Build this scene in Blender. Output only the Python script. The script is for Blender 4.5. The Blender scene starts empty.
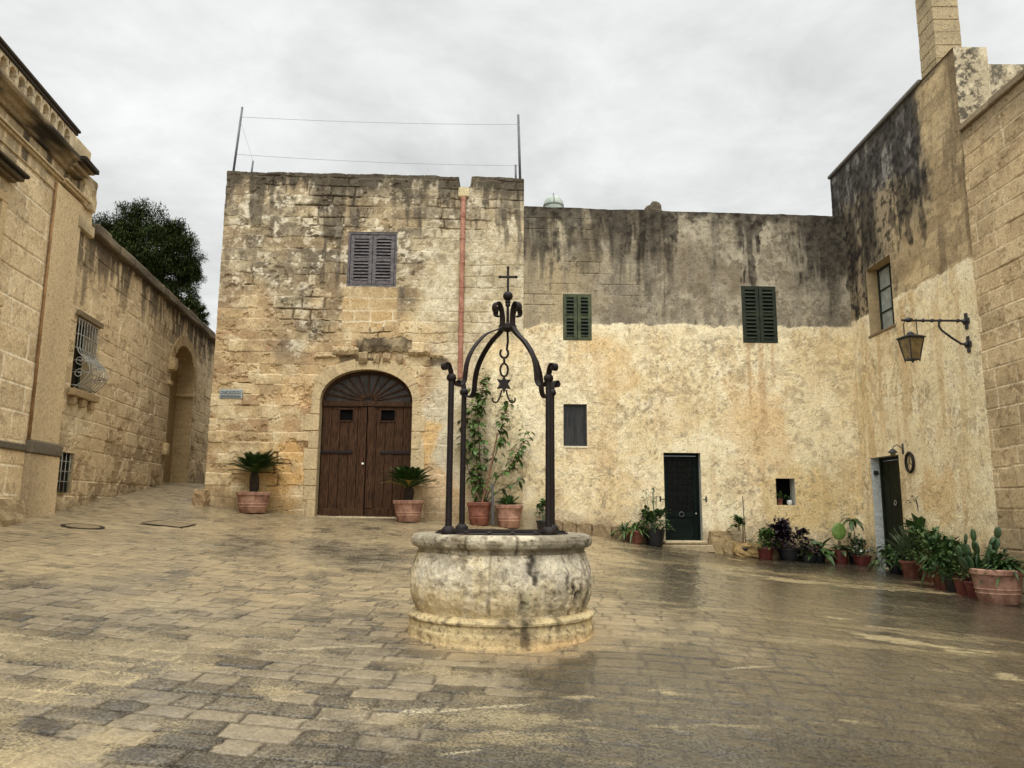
import bpy, math, random
import numpy as np
from math import sin, cos, pi, radians, sqrt, atan2

# ------------------------------------------------------------------ camera, sky, sun, exposure
scene = bpy.context.scene
COL = scene.collection
EYE = 1.6
F = 760.0
PITCH = radians(9.2)
ROLL = radians(0.4)
cam_d = bpy.data.cameras.new('camera')
cam = bpy.data.objects.new('camera', cam_d)
COL.objects.link(cam)
cam_d.sensor_fit = 'HORIZONTAL'
cam_d.sensor_width = 36.0
cam_d.lens = 36.0 * F / 1024.0
cam_d.clip_start = 0.05
cam_d.clip_end = 2000.0
from mathutils import Matrix, Vector
cam.matrix_world = Matrix.Translation((0, 0, EYE)) @ Matrix.Rotation(pi / 2 + PITCH, 4, 'X') @ Matrix.Rotation(ROLL, 4, 'Z')
scene.camera = cam

SUN_EL = radians(60)
SUN_DIR = Vector((0.10, -1.0, 0)).normalized() * cos(SUN_EL) + Vector((0, 0, sin(SUN_EL)))   # towards the sun
world = bpy.data.worlds.new('World')
scene.world = world
world.use_nodes = True

scene.view_settings.view_transform = 'Standard'
scene.view_settings.look = 'None'
scene.view_settings.gamma = 1.0
scene.view_settings.use_curve_mapping = False
scene.view_settings.exposure = 0.12


class NB:
    """tiny node builder"""
    def __init__(self, nt):
        self.nt = nt
        nt.nodes.clear()

    def n(self, typ, ins=None, **props):
        nd = self.nt.nodes.new(typ)
        for k, v in props.items():
            setattr(nd, k, v)
        for k, v in (ins or {}).items():
            s = nd.inputs[k]
            if isinstance(v, bpy.types.NodeSocket):
                self.nt.links.new(v, s)
            else:
                s.default_value = v
        return nd

    def math(self, op, a, b=0.0, c=0.0, clamp=False):
        nd = self.n('ShaderNodeMath', {0: a, 1: b, 2: c}, operation=op)
        nd.use_clamp = clamp
        return nd.outputs[0]

    def mix(self, f, a, b, blend='MIX'):
        nd = self.n('ShaderNodeMix', None, data_type='RGBA', blend_type=blend)
        for k, v in ((0, f), (6, a), (7, b)):
            if isinstance(v, bpy.types.NodeSocket):
                self.nt.links.new(v, nd.inputs[k])
            else:
                nd.inputs[k].default_value = v if k == 0 else (tuple(v) + (1,))[:4]
        return nd.outputs[2]

    def noise(self, vec, scale, detail=4, rough=0.55, dist=0.0):
        nd = self.n('ShaderNodeTexNoise', {'Vector': vec, 'Scale': scale, 'Detail': detail, 'Roughness': rough, 'Distortion': dist})
        return nd.outputs[0]

    def ss(self, x, a, b):
        nd = self.n('ShaderNodeMapRange', {0: x, 1: a, 2: b, 3: 0.0, 4: 1.0}, interpolation_type='SMOOTHSTEP')
        return nd.outputs[0]


def build_world():
    b = NB(world.node_tree)
    sky = b.n('ShaderNodeTexSky', None, sky_type='NISHITA', sun_disc=False)
    sky.sun_elevation = SUN_EL
    sky.sun_rotation = atan2(SUN_DIR.x, SUN_DIR.y)
    tc = b.n('ShaderNodeTexCoord')
    d = tc.outputs['Generated']
    sep = b.n('ShaderNodeSeparateXYZ', {0: d})
    x, y, z = sep.outputs[0], sep.outputs[1], sep.outputs[2]
    zc = b.math('ADD', b.math('MAXIMUM', z, 0.0), 0.12)
    cx = b.math('DIVIDE', x, zc)
    cy = b.math('DIVIDE', y, zc)
    cp = b.n('ShaderNodeCombineXYZ', {0: cx, 1: cy, 2: 3.7}).outputs[0]
    n1 = b.noise(cp, 1.15, 5, 0.55, 0.5)
    n2 = b.noise(cp, 3.4, 5, 0.62, 0.3)
    cl = b.math('ADD', b.math('MULTIPLY', b.math('SUBTRACT', n1, 0.5), 1.0), b.math('MULTIPLY', b.math('SUBTRACT', n2, 0.5), 0.6))
    # overcast vault: bright overhead and towards the veiled sun, quieter above the roofs
    up = b.ss(z, 0.60, 0.95)
    back = b.ss(b.math('MULTIPLY', y, -1.0), -0.05, 0.75)
    base = b.math('ADD', 0.78, b.math('MULTIPLY', up, 2.3))
    base = b.math('ADD', base, b.math('MULTIPLY', back, 1.25))
    low = b.math('MULTIPLY', b.math('SUBTRACT', 1.0, b.ss(z, 0.15, 0.55)), 0.09)
    base = b.math('ADD', base, low)
    lum = b.math('MULTIPLY', base, b.math('ADD', 1.0, cl))
    grey = b.n('ShaderNodeCombineXYZ', {0: b.math('MULTIPLY', lum, 0.985), 1: lum, 2: b.math('MULTIPLY', lum, 0.985)}).outputs[0]
    bg_c = b.n('ShaderNodeBackground', {'Color': grey, 'Strength': 0.97})
    bg_s = b.n('ShaderNodeBackground', {'Color': sky.outputs[0], 'Strength': 0.05})
    mx = b.n('ShaderNodeMixShader', {0: 0.06, 1: bg_c.outputs[0], 2: bg_s.outputs[0]})
    b.n('ShaderNodeOutputWorld', {0: mx.outputs[0]})


build_world()
sun_d = bpy.data.lights.new('sun', 'SUN')
sun_d.energy = 1.1
sun_d.angle = radians(28)
sun_d.color = (1.0, 0.965, 0.92)
sun = bpy.data.objects.new('sun', sun_d)
COL.objects.link(sun)
sun.rotation_euler = SUN_DIR.to_track_quat('Z', 'Y').to_euler()

# ------------------------------------------------------------------ helpers


def lin(r, g, b, k=1.0):
    def f(c):
        c = c / 255.0
        return c / 12.92 if c <= 0.04045 else ((c + 0.055) / 1.055) ** 2.4
    return np.array([f(r), f(g), f(b)]) * k


def soften(c, k):
    l = (c * np.array([.3, .59, .11])).sum(-1, keepdims=True)
    return l + (c - l) * k


def C4(r, g, b, k=1.0):
    v = lin(r, g, b, k)
    return (float(v[0]), float(v[1]), float(v[2]), 1.0)


def sstep(x, a, b):
    t = np.clip((x - a) / (b - a), 0, 1)
    return t * t * (3 - 2 * t)


def hash2(ix, iy, seed):
    h = (ix.astype(np.int64) * 374761393 + iy.astype(np.int64) * 668265263 + seed * 982451653) & 0xFFFFFFFF
    h = ((h ^ (h >> 13)) * 1274126177) & 0xFFFFFFFF
    h = ((h ^ (h >> 16)) * 2246822519) & 0xFFFFFFFF
    return ((h ^ (h >> 15)) & 0xFFFFFF) / float(0xFFFFFF)


def vnoise(x, y, seed):
    xi = np.floor(x); yi = np.floor(y)
    fx = x - xi; fy = y - yi
    fx = fx * fx * (3 - 2 * fx); fy = fy * fy * (3 - 2 * fy)
    a = hash2(xi, yi, seed); b = hash2(xi + 1, yi, seed)
    c = hash2(xi, yi + 1, seed); d = hash2(xi + 1, yi + 1, seed)
    return (a * (1 - fx) + b * fx) * (1 - fy) + (c * (1 - fx) + d * fx) * fy


def fbm(x, y, s, seed, octv=4, gain=0.55):
    t = 0; a = 1.0; tot = 0
    for o in range(octv):
        t = t + a * vnoise(x * s + 17.3 * o, y * s + 9.1 * o, seed + o * 7)
        tot += a; a *= gain; s *= 2.03
    return t / tot


def mixc(a, b, m):
    m = np.clip(m, 0, 1)[..., None]
    return a * (1 - m) + b * m


def masonry(U, Z, hc, wc, seed, warp=0.015, z0=-2.0, z1=15.0, umin=-30, umax=40):
    rng = np.random.RandomState(seed)
    Uw = U + warp * 2 * (fbm(U, Z, 2.5, seed + 3, 3) - 0.5)
    Zw = Z + warp * 1.6 * (fbm(U, Z, 2.1, seed + 5, 3) - 0.5)
    bz = [z0]
    while bz[-1] < z1:
        bz.append(bz[-1] + rng.uniform(*hc))
    bz = np.array(bz)
    k = np.clip(np.searchsorted(bz, Zw) - 1, 0, len(bz) - 2)
    dz = np.minimum(Zw - bz[k], bz[k + 1] - Zw)
    r1 = np.zeros_like(U); r2 = np.zeros_like(U); du = np.ones_like(U)
    for c in range(len(bz) - 1):
        bu = [umin + rng.uniform(0, 1)]
        while bu[-1] < umax:
            bu.append(bu[-1] + rng.uniform(*wc))
        bu = np.array(bu)
        ra = rng.rand(len(bu)); rb = rng.rand(len(bu))
        m = k == c
        if not m.any():
            continue
        uu = Uw[m]
        j = np.clip(np.searchsorted(bu, uu) - 1, 0, len(bu) - 2)
        du[m] = np.minimum(uu - bu[j], bu[j + 1] - uu)
        r1[m] = ra[j]; r2[m] = rb[j]
    return r1, r2, np.minimum(du, dz), dz


def set_props(o, label=None, cat=None, group=None, kind=None):
    if label: o['label'] = label
    if cat: o['category'] = cat
    if group: o['group'] = group
    if kind: o['kind'] = kind
    return o


def root_loc(o):
    v = Vector((0, 0, 0))
    while o is not None:
        v += o.location
        o = o.parent
    return v


def thing(name, loc, label, cat, group=None):
    o = bpy.data.objects.new(name, None)
    o.empty_display_size = 0.2
    COL.objects.link(o)
    o.location = loc
    return set_props(o, label, cat, group)


class MB:
    """collects geometry in world coordinates and links it as ONE mesh object"""
    def __init__(self):
        self.v = []; self.f = []

    def add(self, vs, fs):
        o = len(self.v)
        self.v.extend([tuple(p) for p in vs])
        self.f.extend([tuple(i + o for i in f) for f in fs])

    def box(self, c, s, M=None, bev=0.0):
        hx, hy, hz = s[0] / 2, s[1] / 2, s[2] / 2
        if bev > 0:
            b = min(bev, hx * .8, hy * .8, hz * .8)
            vs = []; 
            for sx in (-1, 1):
                for sy in (-1, 1):
                    for sz in (-1, 1):
                        vs += [(sx * (hx - b), sy * (hy - b), sz * hz), (sx * (hx - b), sy * hy, sz * (hz - b)), (sx * hx, sy * (hy - b), sz * (hz - b))]
            idx = lambda sx, sy, sz, k: ((sx * 2 + sy) * 2 + sz) * 3 + k
            fs = []
            fs.append([idx(0, 0, 1, 0), idx(1, 0, 1, 0), idx(1, 1, 1, 0), idx(0, 1, 1, 0)])
            fs.append([idx(0, 0, 0, 0), idx(0, 1, 0, 0), idx(1, 1, 0, 0), idx(1, 0, 0, 0)])
            fs.append([idx(0, 1, 0, 1), idx(0, 1, 1, 1), idx(1, 1, 1, 1), idx(1, 1, 0, 1)])
            fs.append([idx(0, 0, 0, 1), idx(1, 0, 0, 1), idx(1, 0, 1, 1), idx(0, 0, 1, 1)])
            fs.append([idx(1, 0, 0, 2), idx(1, 1, 0, 2), idx(1, 1, 1, 2), idx(1, 0, 1, 2)])
            fs.append([idx(0, 0, 0, 2), idx(0, 0, 1, 2), idx(0, 1, 1, 2), idx(0, 1, 0, 2)])
            for a in (0, 1):
                for c_ in (0, 1):
                    fs.append([idx(0, a, c_, 0), idx(0, a, c_, 1), idx(1, a, c_, 1), idx(1, a, c_, 0)])
                    fs.append([idx(a, 0, c_, 0), idx(a, 0, c_, 2), idx(a, 1, c_, 2), idx(a, 1, c_, 0)])
                    fs.append([idx(a, c_, 0, 1), idx(a, c_, 0, 2), idx(a, c_, 1, 2), idx(a, c_, 1, 1)])
            for sx in (0, 1):
                for sy in (0, 1):
                    for sz in (0, 1):
                        fs.append([idx(sx, sy, sz, 0), idx(sx, sy, sz, 1), idx(sx, sy, sz, 2)])
        else:
            vs = [(sx * hx, sy * hy, sz * hz) for sz in (-1, 1) for sy in (-1, 1) for sx in (-1, 1)]
            fs = [(0, 2, 3, 1), (4, 5, 7, 6), (0, 1, 5, 4), (2, 6, 7, 3), (0, 4, 6, 2), (1, 3, 7, 5)]
        vs = [Vector(p) for p in vs]
        if M is not None:
            vs = [M @ p for p in vs]
        c = Vector(c)
        self.add([p + c for p in vs], fs)

    def tube(self, path, r, seg=8, caps=True, flat=None):
        path = [Vector(p) for p in path]
        n = len(path)
        rs = r if isinstance(r, (list, tuple)) else [r] * n
        vs = []; fs = []
        prev = None
        for i, p in enumerate(path):
            t = (path[min(i + 1, n - 1)] - path[max(i - 1, 0)])
            if t.length < 1e-9: t = Vector((0, 0, 1))
            t.normalize()
            if prev is None:
                a = Vector((1, 0, 0)) if abs(t.x) < 0.8 else Vector((0, 1, 0))
                nx = (a - t * a.dot(t)).normalized()
            else:
                nx = prev - t * prev.dot(t)
                nx = nx.normalized() if nx.length > 1e-6 else prev
            prev = nx
            ny = t.cross(nx)
            for k in range(seg):
                an = 2 * pi * k / seg
                vs.append(p + nx * (cos(an) * rs[i]) + ny * (sin(an) * rs[i]))
        for i in range(n - 1):
            for k in range(seg):
                k2 = (k + 1) % seg
                fs.append((i * seg + k, i * seg + k2, (i + 1) * seg + k2, (i + 1) * seg + k))
        if caps:
            fs.append(tuple(range(seg - 1, -1, -1)))
            fs.append(tuple((n - 1) * seg + k for k in range(seg)))
        self.add(vs, fs)

    def ribbon(self, path, side, w, t):
        """flat bar: width w along side vector, thickness t"""
        path = [Vector(p) for p in path]; side = Vector(side).normalized()
        n = len(path); vs = []; fs = []
        for i, p in enumerate(path):
            tg = (path[min(i + 1, n - 1)] - path[max(i - 1, 0)]).normalized()
            nn = tg.cross(side).normalized()
            for a, b in ((-1, -1), (1, -1), (1, 1), (-1, 1)):
                vs.append(p + side * (a * w / 2) + nn * (b * t / 2))
        for i in range(n - 1):
            for k in range(4):
                k2 = (k + 1) % 4
                fs.append((i * 4 + k, i * 4 + k2, (i + 1) * 4 + k2, (i + 1) * 4 + k))
        fs.append((3, 2, 1, 0)); fs.append(tuple((n - 1) * 4 + k for k in range(4)))
        self.add(vs, fs)

    def lathe(self, c, prof, seg=32, close=True):
        c = Vector(c); vs = []; fs = []; n = len(prof)
        for r, z in prof:
            for k in range(seg):
                a = 2 * pi * k / seg
                vs.append(c + Vector((r * cos(a), r * sin(a), z)))
        for i in range(n - 1):
            for k in range(seg):
                k2 = (k + 1) % seg
                fs.append((i * seg + k, i * seg + k2, (i + 1) * seg + k2, (i + 1) * seg + k))
        if close:
            fs.append(tuple(range(seg - 1, -1, -1)))
            fs.append(tuple((n - 1) * seg + k for k in range(seg)))
        self.add(vs, fs)

    def ball(self, c, r, seg=12, M=None):
        prof = [(max(1e-4, sin(pi * i / 8)), -cos(pi * i / 8)) for i in range(9)]
        r = r if isinstance(r, (tuple, list)) else (r, r, r)
        tmp = MB(); tmp.lathe((0, 0, 0), prof, seg)
        vs = [Vector((v[0] * r[0], v[1] * r[1], v[2] * r[2])) for v in tmp.v]
        if M is not None: vs = [M @ v for v in vs]
        self.add([v + Vector(c) for v in vs], tmp.f)

    def build(self, name, mat, parent=None, smooth=False, angle=None):
        me = bpy.data.meshes.new(name)
        off = root_loc(parent) if parent else Vector((0, 0, 0))
        me.from_pydata([(v[0] - off.x, v[1] - off.y, v[2] - off.z) for v in self.v], [], self.f)
        me.materials.append(mat)
        if smooth:
            me.polygons.foreach_set('use_smooth', [True] * len(me.polygons))
            if angle:
                try: me.set_sharp_from_angle(angle=radians(angle))
                except Exception: pass
        me.update()
        o = bpy.data.objects.new(name, me)
        COL.objects.link(o)
        o.parent = parent
        return o


class Plane:
    """vertical plane: u along the wall (to the right when facing it), w out of the wall"""
    def __init__(self, A, ang):
        self.A = np.array([A[0], A[1]], float); self.ang = ang
        self.u = np.array([cos(ang), sin(ang)]); self.n = np.array([self.u[1], -self.u[0]])
        self.M = Matrix(((self.u[0], -self.n[0], 0), (self.u[1], -self.n[1], 0), (0, 0, 1)))   # local x=u, y=into wall, z=up

    def p(self, u, w, z):
        q = self.A + self.u * u + self.n * w
        return Vector((q[0], q[1], z))

    def box(self, mb, u0, u1, w0, w1, z0, z1, bev=0.0):
        mb.box(self.p((u0 + u1) / 2, (w0 + w1) / 2, (z0 + z1) / 2), (abs(u1 - u0), abs(w1 - w0), abs(z1 - z0)), self.M, bev)


# ------------------------------------------------------------------ materials
def material(name):
    m = bpy.data.materials.new(name); m.use_nodes = True
    return m, NB(m.node_tree)


def finish(b, color, rough=0.85, bump=None, bstr=0.3, bdist=0.01, metal=0.0, spec=0.5, **kw):
    ins = {'Base Color': color, 'Roughness': rough, 'Metallic': metal, 'Specular IOR Level': spec}
    ins.update(kw)
    p = b.n('ShaderNodeBsdfPrincipled', ins)
    if bump is not None:
        bn = b.n('ShaderNodeBump', {'Strength': bstr, 'Distance': bdist, 'Height': bump})
        b.nt.links.new(bn.outputs[0], p.inputs['Normal'])
    b.n('ShaderNodeOutputMaterial', {0: p.outputs[0]})


def mat_wall():
    m, b = material('weathered_limestone')
    at = b.n('ShaderNodeAttribute', None, attribute_name='Col')
    tc = b.n('ShaderNodeTexCoord').outputs['Object']
    n1 = b.noise(tc, 26, 5, 0.70)
    n2 = b.noise(tc, 8, 5, 0.68, 0.6)
    n3 = b.noise(tc, 75, 3, 0.65)
    n4 = b.noise(tc, 17, 3, 0.6, 0.3)
    f = b.math('ADD', b.math('MULTIPLY', b.math('SUBTRACT', n1, 0.5), 1.25), b.math('MULTIPLY', b.math('SUBTRACT', n2, 0.5), 0.55))
    f = b.math('ADD', f, b.math('MULTIPLY', b.math('SUBTRACT', n3, 0.5), 0.9))
    f = b.math('MAXIMUM', b.math('ADD', f, 1.0), 0.25)
    f = b.math('MULTIPLY', f, b.math('SUBTRACT', 1.0, b.math('MULTIPLY', b.ss(n4, 0.62, 0.68), 0.45)))
    c = b.mix(1.0, at.outputs['Color'], b.n('ShaderNodeCombineXYZ', {0: f, 1: f, 2: f}).outputs[0], 'MULTIPLY')
    pit = b.ss(n1, 0.30, 0.40)
    hgt = b.math('ADD', b.math('ADD', b.math('MULTIPLY', n1, 0.6), b.math('MULTIPLY', n2, 0.9)), b.math('MULTIPLY', n3, 0.25))
    hgt = b.math('ADD', hgt, b.math('MULTIPLY', pit, 0.35))
    finish(b, c, 0.93, hgt, 0.75, 0.022, spec=0.2)
    return m


def mat_simple(name, c1, c2, scale=20, rough=0.6, bstr=0.15, stretch=(1, 1, 1), metal=0.0, spec=0.5, lo=0.35, hi=0.65, detail=5, bdist=0.006):
    m, b = material(name)
    tc = b.n('ShaderNodeTexCoord').outputs['Object']
    mp = b.n('ShaderNodeMapping', {'Vector': tc, 'Scale': stretch}).outputs[0]
    n1 = b.noise(mp, scale, detail, 0.6, 0.3)
    n2 = b.noise(mp, scale * 4.3, 3, 0.6)
    t = b.math('ADD', b.math('MULTIPLY', n1, 0.75), b.math('MULTIPLY', n2, 0.25))
    c = b.mix(b.ss(t, lo, hi), c1[:3], c2[:3])
    finish(b, c, rough, t, bstr, bdist, metal, spec)
    return m


M_WALL = mat_wall()
M_IRON = mat_simple('rusty_wrought_iron', C4(15, 9, 8), C4(33, 21, 17), 25, 0.62, 0.25, metal=0.0, spec=0.3)
M_BLACK = mat_simple('black_painted_iron', C4(20, 21, 24), C4(38, 38, 40), 30, 0.5, 0.15)
M_GRILLE = mat_simple('grey_painted_iron', C4(120, 118, 110), C4(165, 162, 150), 30, 0.6, 0.15)
M_WOOD = mat_simple('old_brown_wood', C4(31, 20, 12), C4(82, 57, 38), 9, 0.8, 0.5, stretch=(7, 7, 0.5), spec=0.15)
M_WOOD2 = mat_simple('dark_brown_wood', C4(40, 27, 18), C4(74, 52, 36), 9, 0.8, 0.4, stretch=(3, 3, 1), spec=0.15)
M_WOODD = mat_simple('blackened_wood', C4(20, 15, 11), C4(38, 29, 22), 9, 0.85, 0.4, stretch=(4, 4, 1), spec=0.1)
M_SHUT_P = mat_simple('faded_purple_grey_paint', C4(66, 62, 63), C4(108, 102, 102), 9, 0.75, 0.3, stretch=(1, 1, 3), spec=0.3)
M_SHUT_G = mat_simple('olive_green_paint', C4(50, 57, 38), C4(76, 82, 56), 7, 0.7, 0.25, spec=0.3)
M_SHUT_G2 = mat_simple('dark_green_paint', C4(26, 33, 22), C4(42, 49, 33), 7, 0.7, 0.25, spec=0.3)
M_DOOR_G = mat_simple('bottle_green_paint', C4(5, 12, 10), C4(12, 24, 19), 6, 0.6, 0.1, spec=0.12)
M_DOOR_D = mat_simple('dark_olive_paint', C4(14, 18, 10), C4(28, 33, 18), 6, 0.6, 0.1, spec=0.15)
M_DARK = mat_simple('dark_interior', C4(8, 7, 7), C4(16, 15, 14), 3, 0.95, 0.0, spec=0.05)
M_GLASS = mat_simple('dark_window_glass', C4(6, 7, 8), C4(16, 17, 18), 3, 0.25, 0.02, spec=0.2)
M_FAN = mat_simple('dusty_fanlight_glass', C4(40, 36, 33), C4(70, 62, 56), 5, 0.4, 0.03, spec=0.2)
M_PANE = mat_simple('pale_reflecting_glass', C4(120, 128, 124), C4(160, 166, 160), 3, 0.15, 0.02)
M_CURT = mat_simple('grey_net_curtain', C4(30, 31, 31), C4(62, 62, 60), 5, 0.4, 0.05, stretch=(6, 6, .4), spec=0.2)
M_LGLASS = mat_simple('smoky_lantern_glass', C4(82, 70, 44), C4(126, 106, 68), 6, 0.2, 0.02)
M_TERRA = mat_simple('terracotta', C4(126, 90, 74), C4(176, 138, 116), 5, 0.8, 0.3, spec=0.3)
M_TERRA_R = mat_simple('red_clay', C4(96, 56, 44), C4(140, 90, 72), 6, 0.75, 0.25, spec=0.3)
M_RED = mat_simple('dark_red_plastic', C4(84, 36, 32), C4(116, 56, 48), 8, 0.45, 0.05)
M_BPOT = mat_simple('black_plastic', C4(22, 22, 24), C4(40, 40, 42), 8, 0.45, 0.05)
M_WPOT = mat_simple('white_glaze', C4(200, 200, 196), C4(225, 225, 220), 8, 0.35, 0.03)
M_SOIL = mat_simple('potting_soil', C4(38, 28, 20), C4(74, 58, 42), 40, 0.95, 0.6)
M_PEBBLE = mat_simple('pale_pebbles', C4(150, 138, 116), C4(205, 196, 176), 60, 0.9, 0.8)
M_BARK = mat_simple('bark', C4(60, 47, 35), C4(104, 84, 62), 14, 0.9, 0.6, stretch=(3, 3, .6))
M_CYTRUNK = mat_simple('cycad_trunk', C4(30, 24, 17), C4(62, 50, 36), 40, 0.95, 0.8)
M_STAKE = mat_simple('orange_brown_stake', C4(92, 64, 44), C4(130, 94, 66), 12, 0.8, 0.3, stretch=(4, 4, .5))
M_PIPE = mat_simple('red_clay_pipe', C4(136, 88, 70), C4(172, 126, 104), 5, 0.8, 0.25, spec=0.3)
M_PIPE2 = mat_simple('stained_render', C4(122, 92, 60), C4(158, 124, 84), 5, 0.85, 0.25, spec=0.2)
M_TILE = mat_simple('glazed_grey_tile', C4(136, 144, 142), C4(176, 180, 174), 30, 0.35, 0.05)
M_TILEB = mat_simple('blue_grey_glaze', C4(74, 82, 88), C4(112, 118, 118), 30, 0.35, 0.05)
M_DOME = mat_simple('pale_green_dome_paint', C4(136, 146, 134), C4(168, 174, 162), 6, 0.7, 0.1)
M_STEEL = mat_simple('dull_grey_steel', C4(70, 70, 72), C4(102, 102, 104), 20, 0.5, 0.1, metal=0.3)
M_WIRE = mat_simple('thin_grey_wire', C4(150, 150, 150), C4(175, 175, 175), 20, 0.6, 0.0)
M_COVER = mat_simple('rusty_cast_iron', C4(34, 26, 20), C4(60, 46, 34), 12, 0.7, 0.5, spec=0.2)
M_WHITEP = mat_simple('white_petals', C4(205, 205, 200), C4(235, 235, 230), 8, 0.7, 0.05)


def leafmat(name, a, b_, rough=0.45):
    m, b = material(name)
    tc = b.n('ShaderNodeTexCoord').outputs['Object']
    n1 = b.noise(tc, 9, 2, 0.5)
    n2 = b.noise(tc, 45, 2, 0.5)
    t = b.math('ADD', b.math('MULTIPLY', n1, 0.6), b.math('MULTIPLY', n2, 0.4))
    c = b.mix(b.ss(t, 0.35, 0.65), a[:3], b_[:3])
    finish(b, c, rough, None, spec=0.4 if rough < .7 else 0.08)
    return m


M_LEAF_CY = leafmat('cycad_green', C4(28, 46, 20), C4(66, 92, 40))
M_LEAF_D = leafmat('deep_green_leaf', C4(30, 50, 24), C4(70, 98, 48))
M_LEAF_M = leafmat('mid_green_leaf', C4(44, 68, 30), C4(88, 112, 52))
M_LEAF_DM = leafmat('garden_green_leaf', C4(42, 62, 28), C4(88, 110, 54))
M_LEAF_Y = leafmat('yellow_green_leaf', C4(84, 104, 44), C4(142, 152, 76))
M_LEAF_P = leafmat('purple_black_leaf', C4(26, 20, 28), C4(56, 42, 54))
M_LEAF_G = leafmat('grey_green_leaf', C4(58, 74, 48), C4(98, 112, 76))
M_LEAF_L = leafmat('light_green_pad', C4(84, 112, 50), C4(118, 142, 70))
M_CACT = leafmat('cactus_green', C4(32, 52, 30), C4(58, 82, 46))
M_TREE = leafmat('dark_evergreen_leaf', C4(28, 38, 17), C4(66, 76, 38), 0.9)
M_LEAF_DRY = leafmat('dry_yellow_leaf', C4(110, 96, 44), C4(150, 132, 68))


def mat_ground():
    """Col = the slab's own colour, Wear.x = worn dark aggregate, Wear.y = damp film"""
    m, b = material('wet_limestone_paving')
    tc = b.n('ShaderNodeTexCoord').outputs['Object']
    at = b.n('ShaderNodeAttribute', None, attribute_name='Col').outputs['Color']
    wr = b.n('ShaderNodeSeparateXYZ', {0: b.n('ShaderNodeAttribute', None, attribute_name='Wear').outputs['Vector']})
    dk, wet = wr.outputs[0], wr.outputs[1]
    nF = b.noise(tc, 62, 3, 0.65)
    nG = b.noise(tc, 26, 4, 0.7)
    nH = b.noise(tc, 150, 2, 0.6)
    nM = b.noise(tc, 7, 5, 0.65, 0.4)
    pit = b.ss(nF, 0.40, 0.60)
    f = b.math('ADD', 0.48, b.math('MULTIPLY', pit, 0.92))
    f = b.math('ADD', f, b.math('MULTIPLY', b.math('SUBTRACT', nH, 0.5), 1.0))
    amt = b.math('ADD', 0.34, b.math('MULTIPLY', dk, 0.96))
    f = b.math('ADD', b.math('MULTIPLY', b.math('SUBTRACT', f, 1.0), amt), 1.0)
    f = b.math('ADD', f, b.math('MULTIPLY', b.math('SUBTRACT', nG, 0.5), 1.0))
    f = b.math('ADD', f, b.math('MULTIPLY', b.math('SUBTRACT', nM, 0.5), 0.55))
    f = b.math('MAXIMUM', f, 0.2)
    c = b.mix(1.0, at, b.n('ShaderNodeCombineXYZ', {0: f, 1: f, 2: f}).outputs[0], 'MULTIPLY')
    rough = b.math('SUBTRACT', 0.60, b.math('MULTIPLY', wet, 0.40))
    rough = b.math('ADD', rough, b.math('MULTIPLY', b.math('SUBTRACT', nG, 0.5), 0.30), 0, True)
    hg = b.math('ADD', b.math('MULTIPLY', pit, 0.30), b.math('MULTIPLY', nG, 0.8))
    hg = b.math('ADD', hg, b.math('MULTIPLY', nM, 0.9))
    finish(b, c, rough, hg, b.math('SUBTRACT', 0.50, b.math('MULTIPLY', wet, 0.25)), 0.010, spec=b.math('ADD', 0.12, b.math('MULTIPLY', wet, 0.38)), **{'Coat Weight': b.math('MULTIPLY', wet, 0.65), 'Coat Roughness': 0.20, 'Coat IOR': 1.33})
    return m


M_GROUND = mat_ground()

# ------------------------------------------------------------------ the sloping square
FA = Plane((0, 17.5), radians(2.0))                      # the long facade, u = 0 behind the well
RI = Plane((8.148, 17.785), radians(-90 - 0.7))          # right wall, u grows towards the camera
LE = Plane((-6.0, 0), radians(90 + 8.4))                 # left wall, u grows away from the camera

_gp = np.array([(-6.9, 17.26, 1.60), (-5.5, 17.3, 1.47), (-4.5, 17.34, 1.37), (-2.3, 17.4, 1.34), (0.95, 17.5, 1.09), (3.5, 17.6, 0.76), (5.44, 17.7, 0.54), (8.1, 17.8, 0.42),
                (8.1, 16.5, 0.34), (8.1, 12.4, 0.17), (-7.72, 11.7, 1.33), (-8.03, 13.7, 1.47), (-8.37, 16.0, 1.73), (-8.85, 19.3, 2.08), (-9.4, 23.2, 2.22), (-7.2, 22.0, 2.15),
                (-0.08, 6.15, 0.475), (-0.9, 6.9, 0.53), (0.73, 6.9, 0.53), (-0.08, 7.8, 0.56), (0, 0, 0), (-4, 0, 0.32), (4, 0, -0.28), (-7, 5, 0.9), (7.9, 5, -0.25), (0, -6, -0.35), (3.5, 11, 0.48), (-3.5, 11.5, 0.93)])


def _tps():
    P = _gp[:, :2]; n = len(P)
    d = np.linalg.norm(P[:, None] - P[None], axis=2)
    K = np.where(d > 0, d * d * np.log(d + 1e-9), 0) + np.eye(n) * 0.12
    A = np.zeros((n + 3, n + 3)); A[:n, :n] = K; A[:n, n:] = np.c_[np.ones(n), P]; A[n:, :n] = A[:n, n:].T
    return np.linalg.solve(A, np.r_[_gp[:, 2], 0, 0, 0])


_W = _tps()


def gz(x, y):
    x = np.clip(np.asarray(x, float), -12, 11); y = np.clip(np.asarray(y, float), -7, 26)
    r = _W[-3] + _W[-2] * x + _W[-1] * y
    for (px, py, _), w in zip(_gp, _W[:-3]):
        d2 = (x - px) ** 2 + (y - py) ** 2
        r = r + w * 0.5 * d2 * np.log(d2 + 1e-12)
    return r


def ground_hit(px, py):
    d = cam.matrix_world.to_3x3() @ Vector(((px - 512) / F, -(py - 384) / F, -1))
    t0 = None
    for i in range(1, 4000):
        t = i * 0.01
        p = Vector((0, 0, EYE)) + d * t
        if p.z < float(gz(p.x, p.y)):
            return p
    return p


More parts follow.
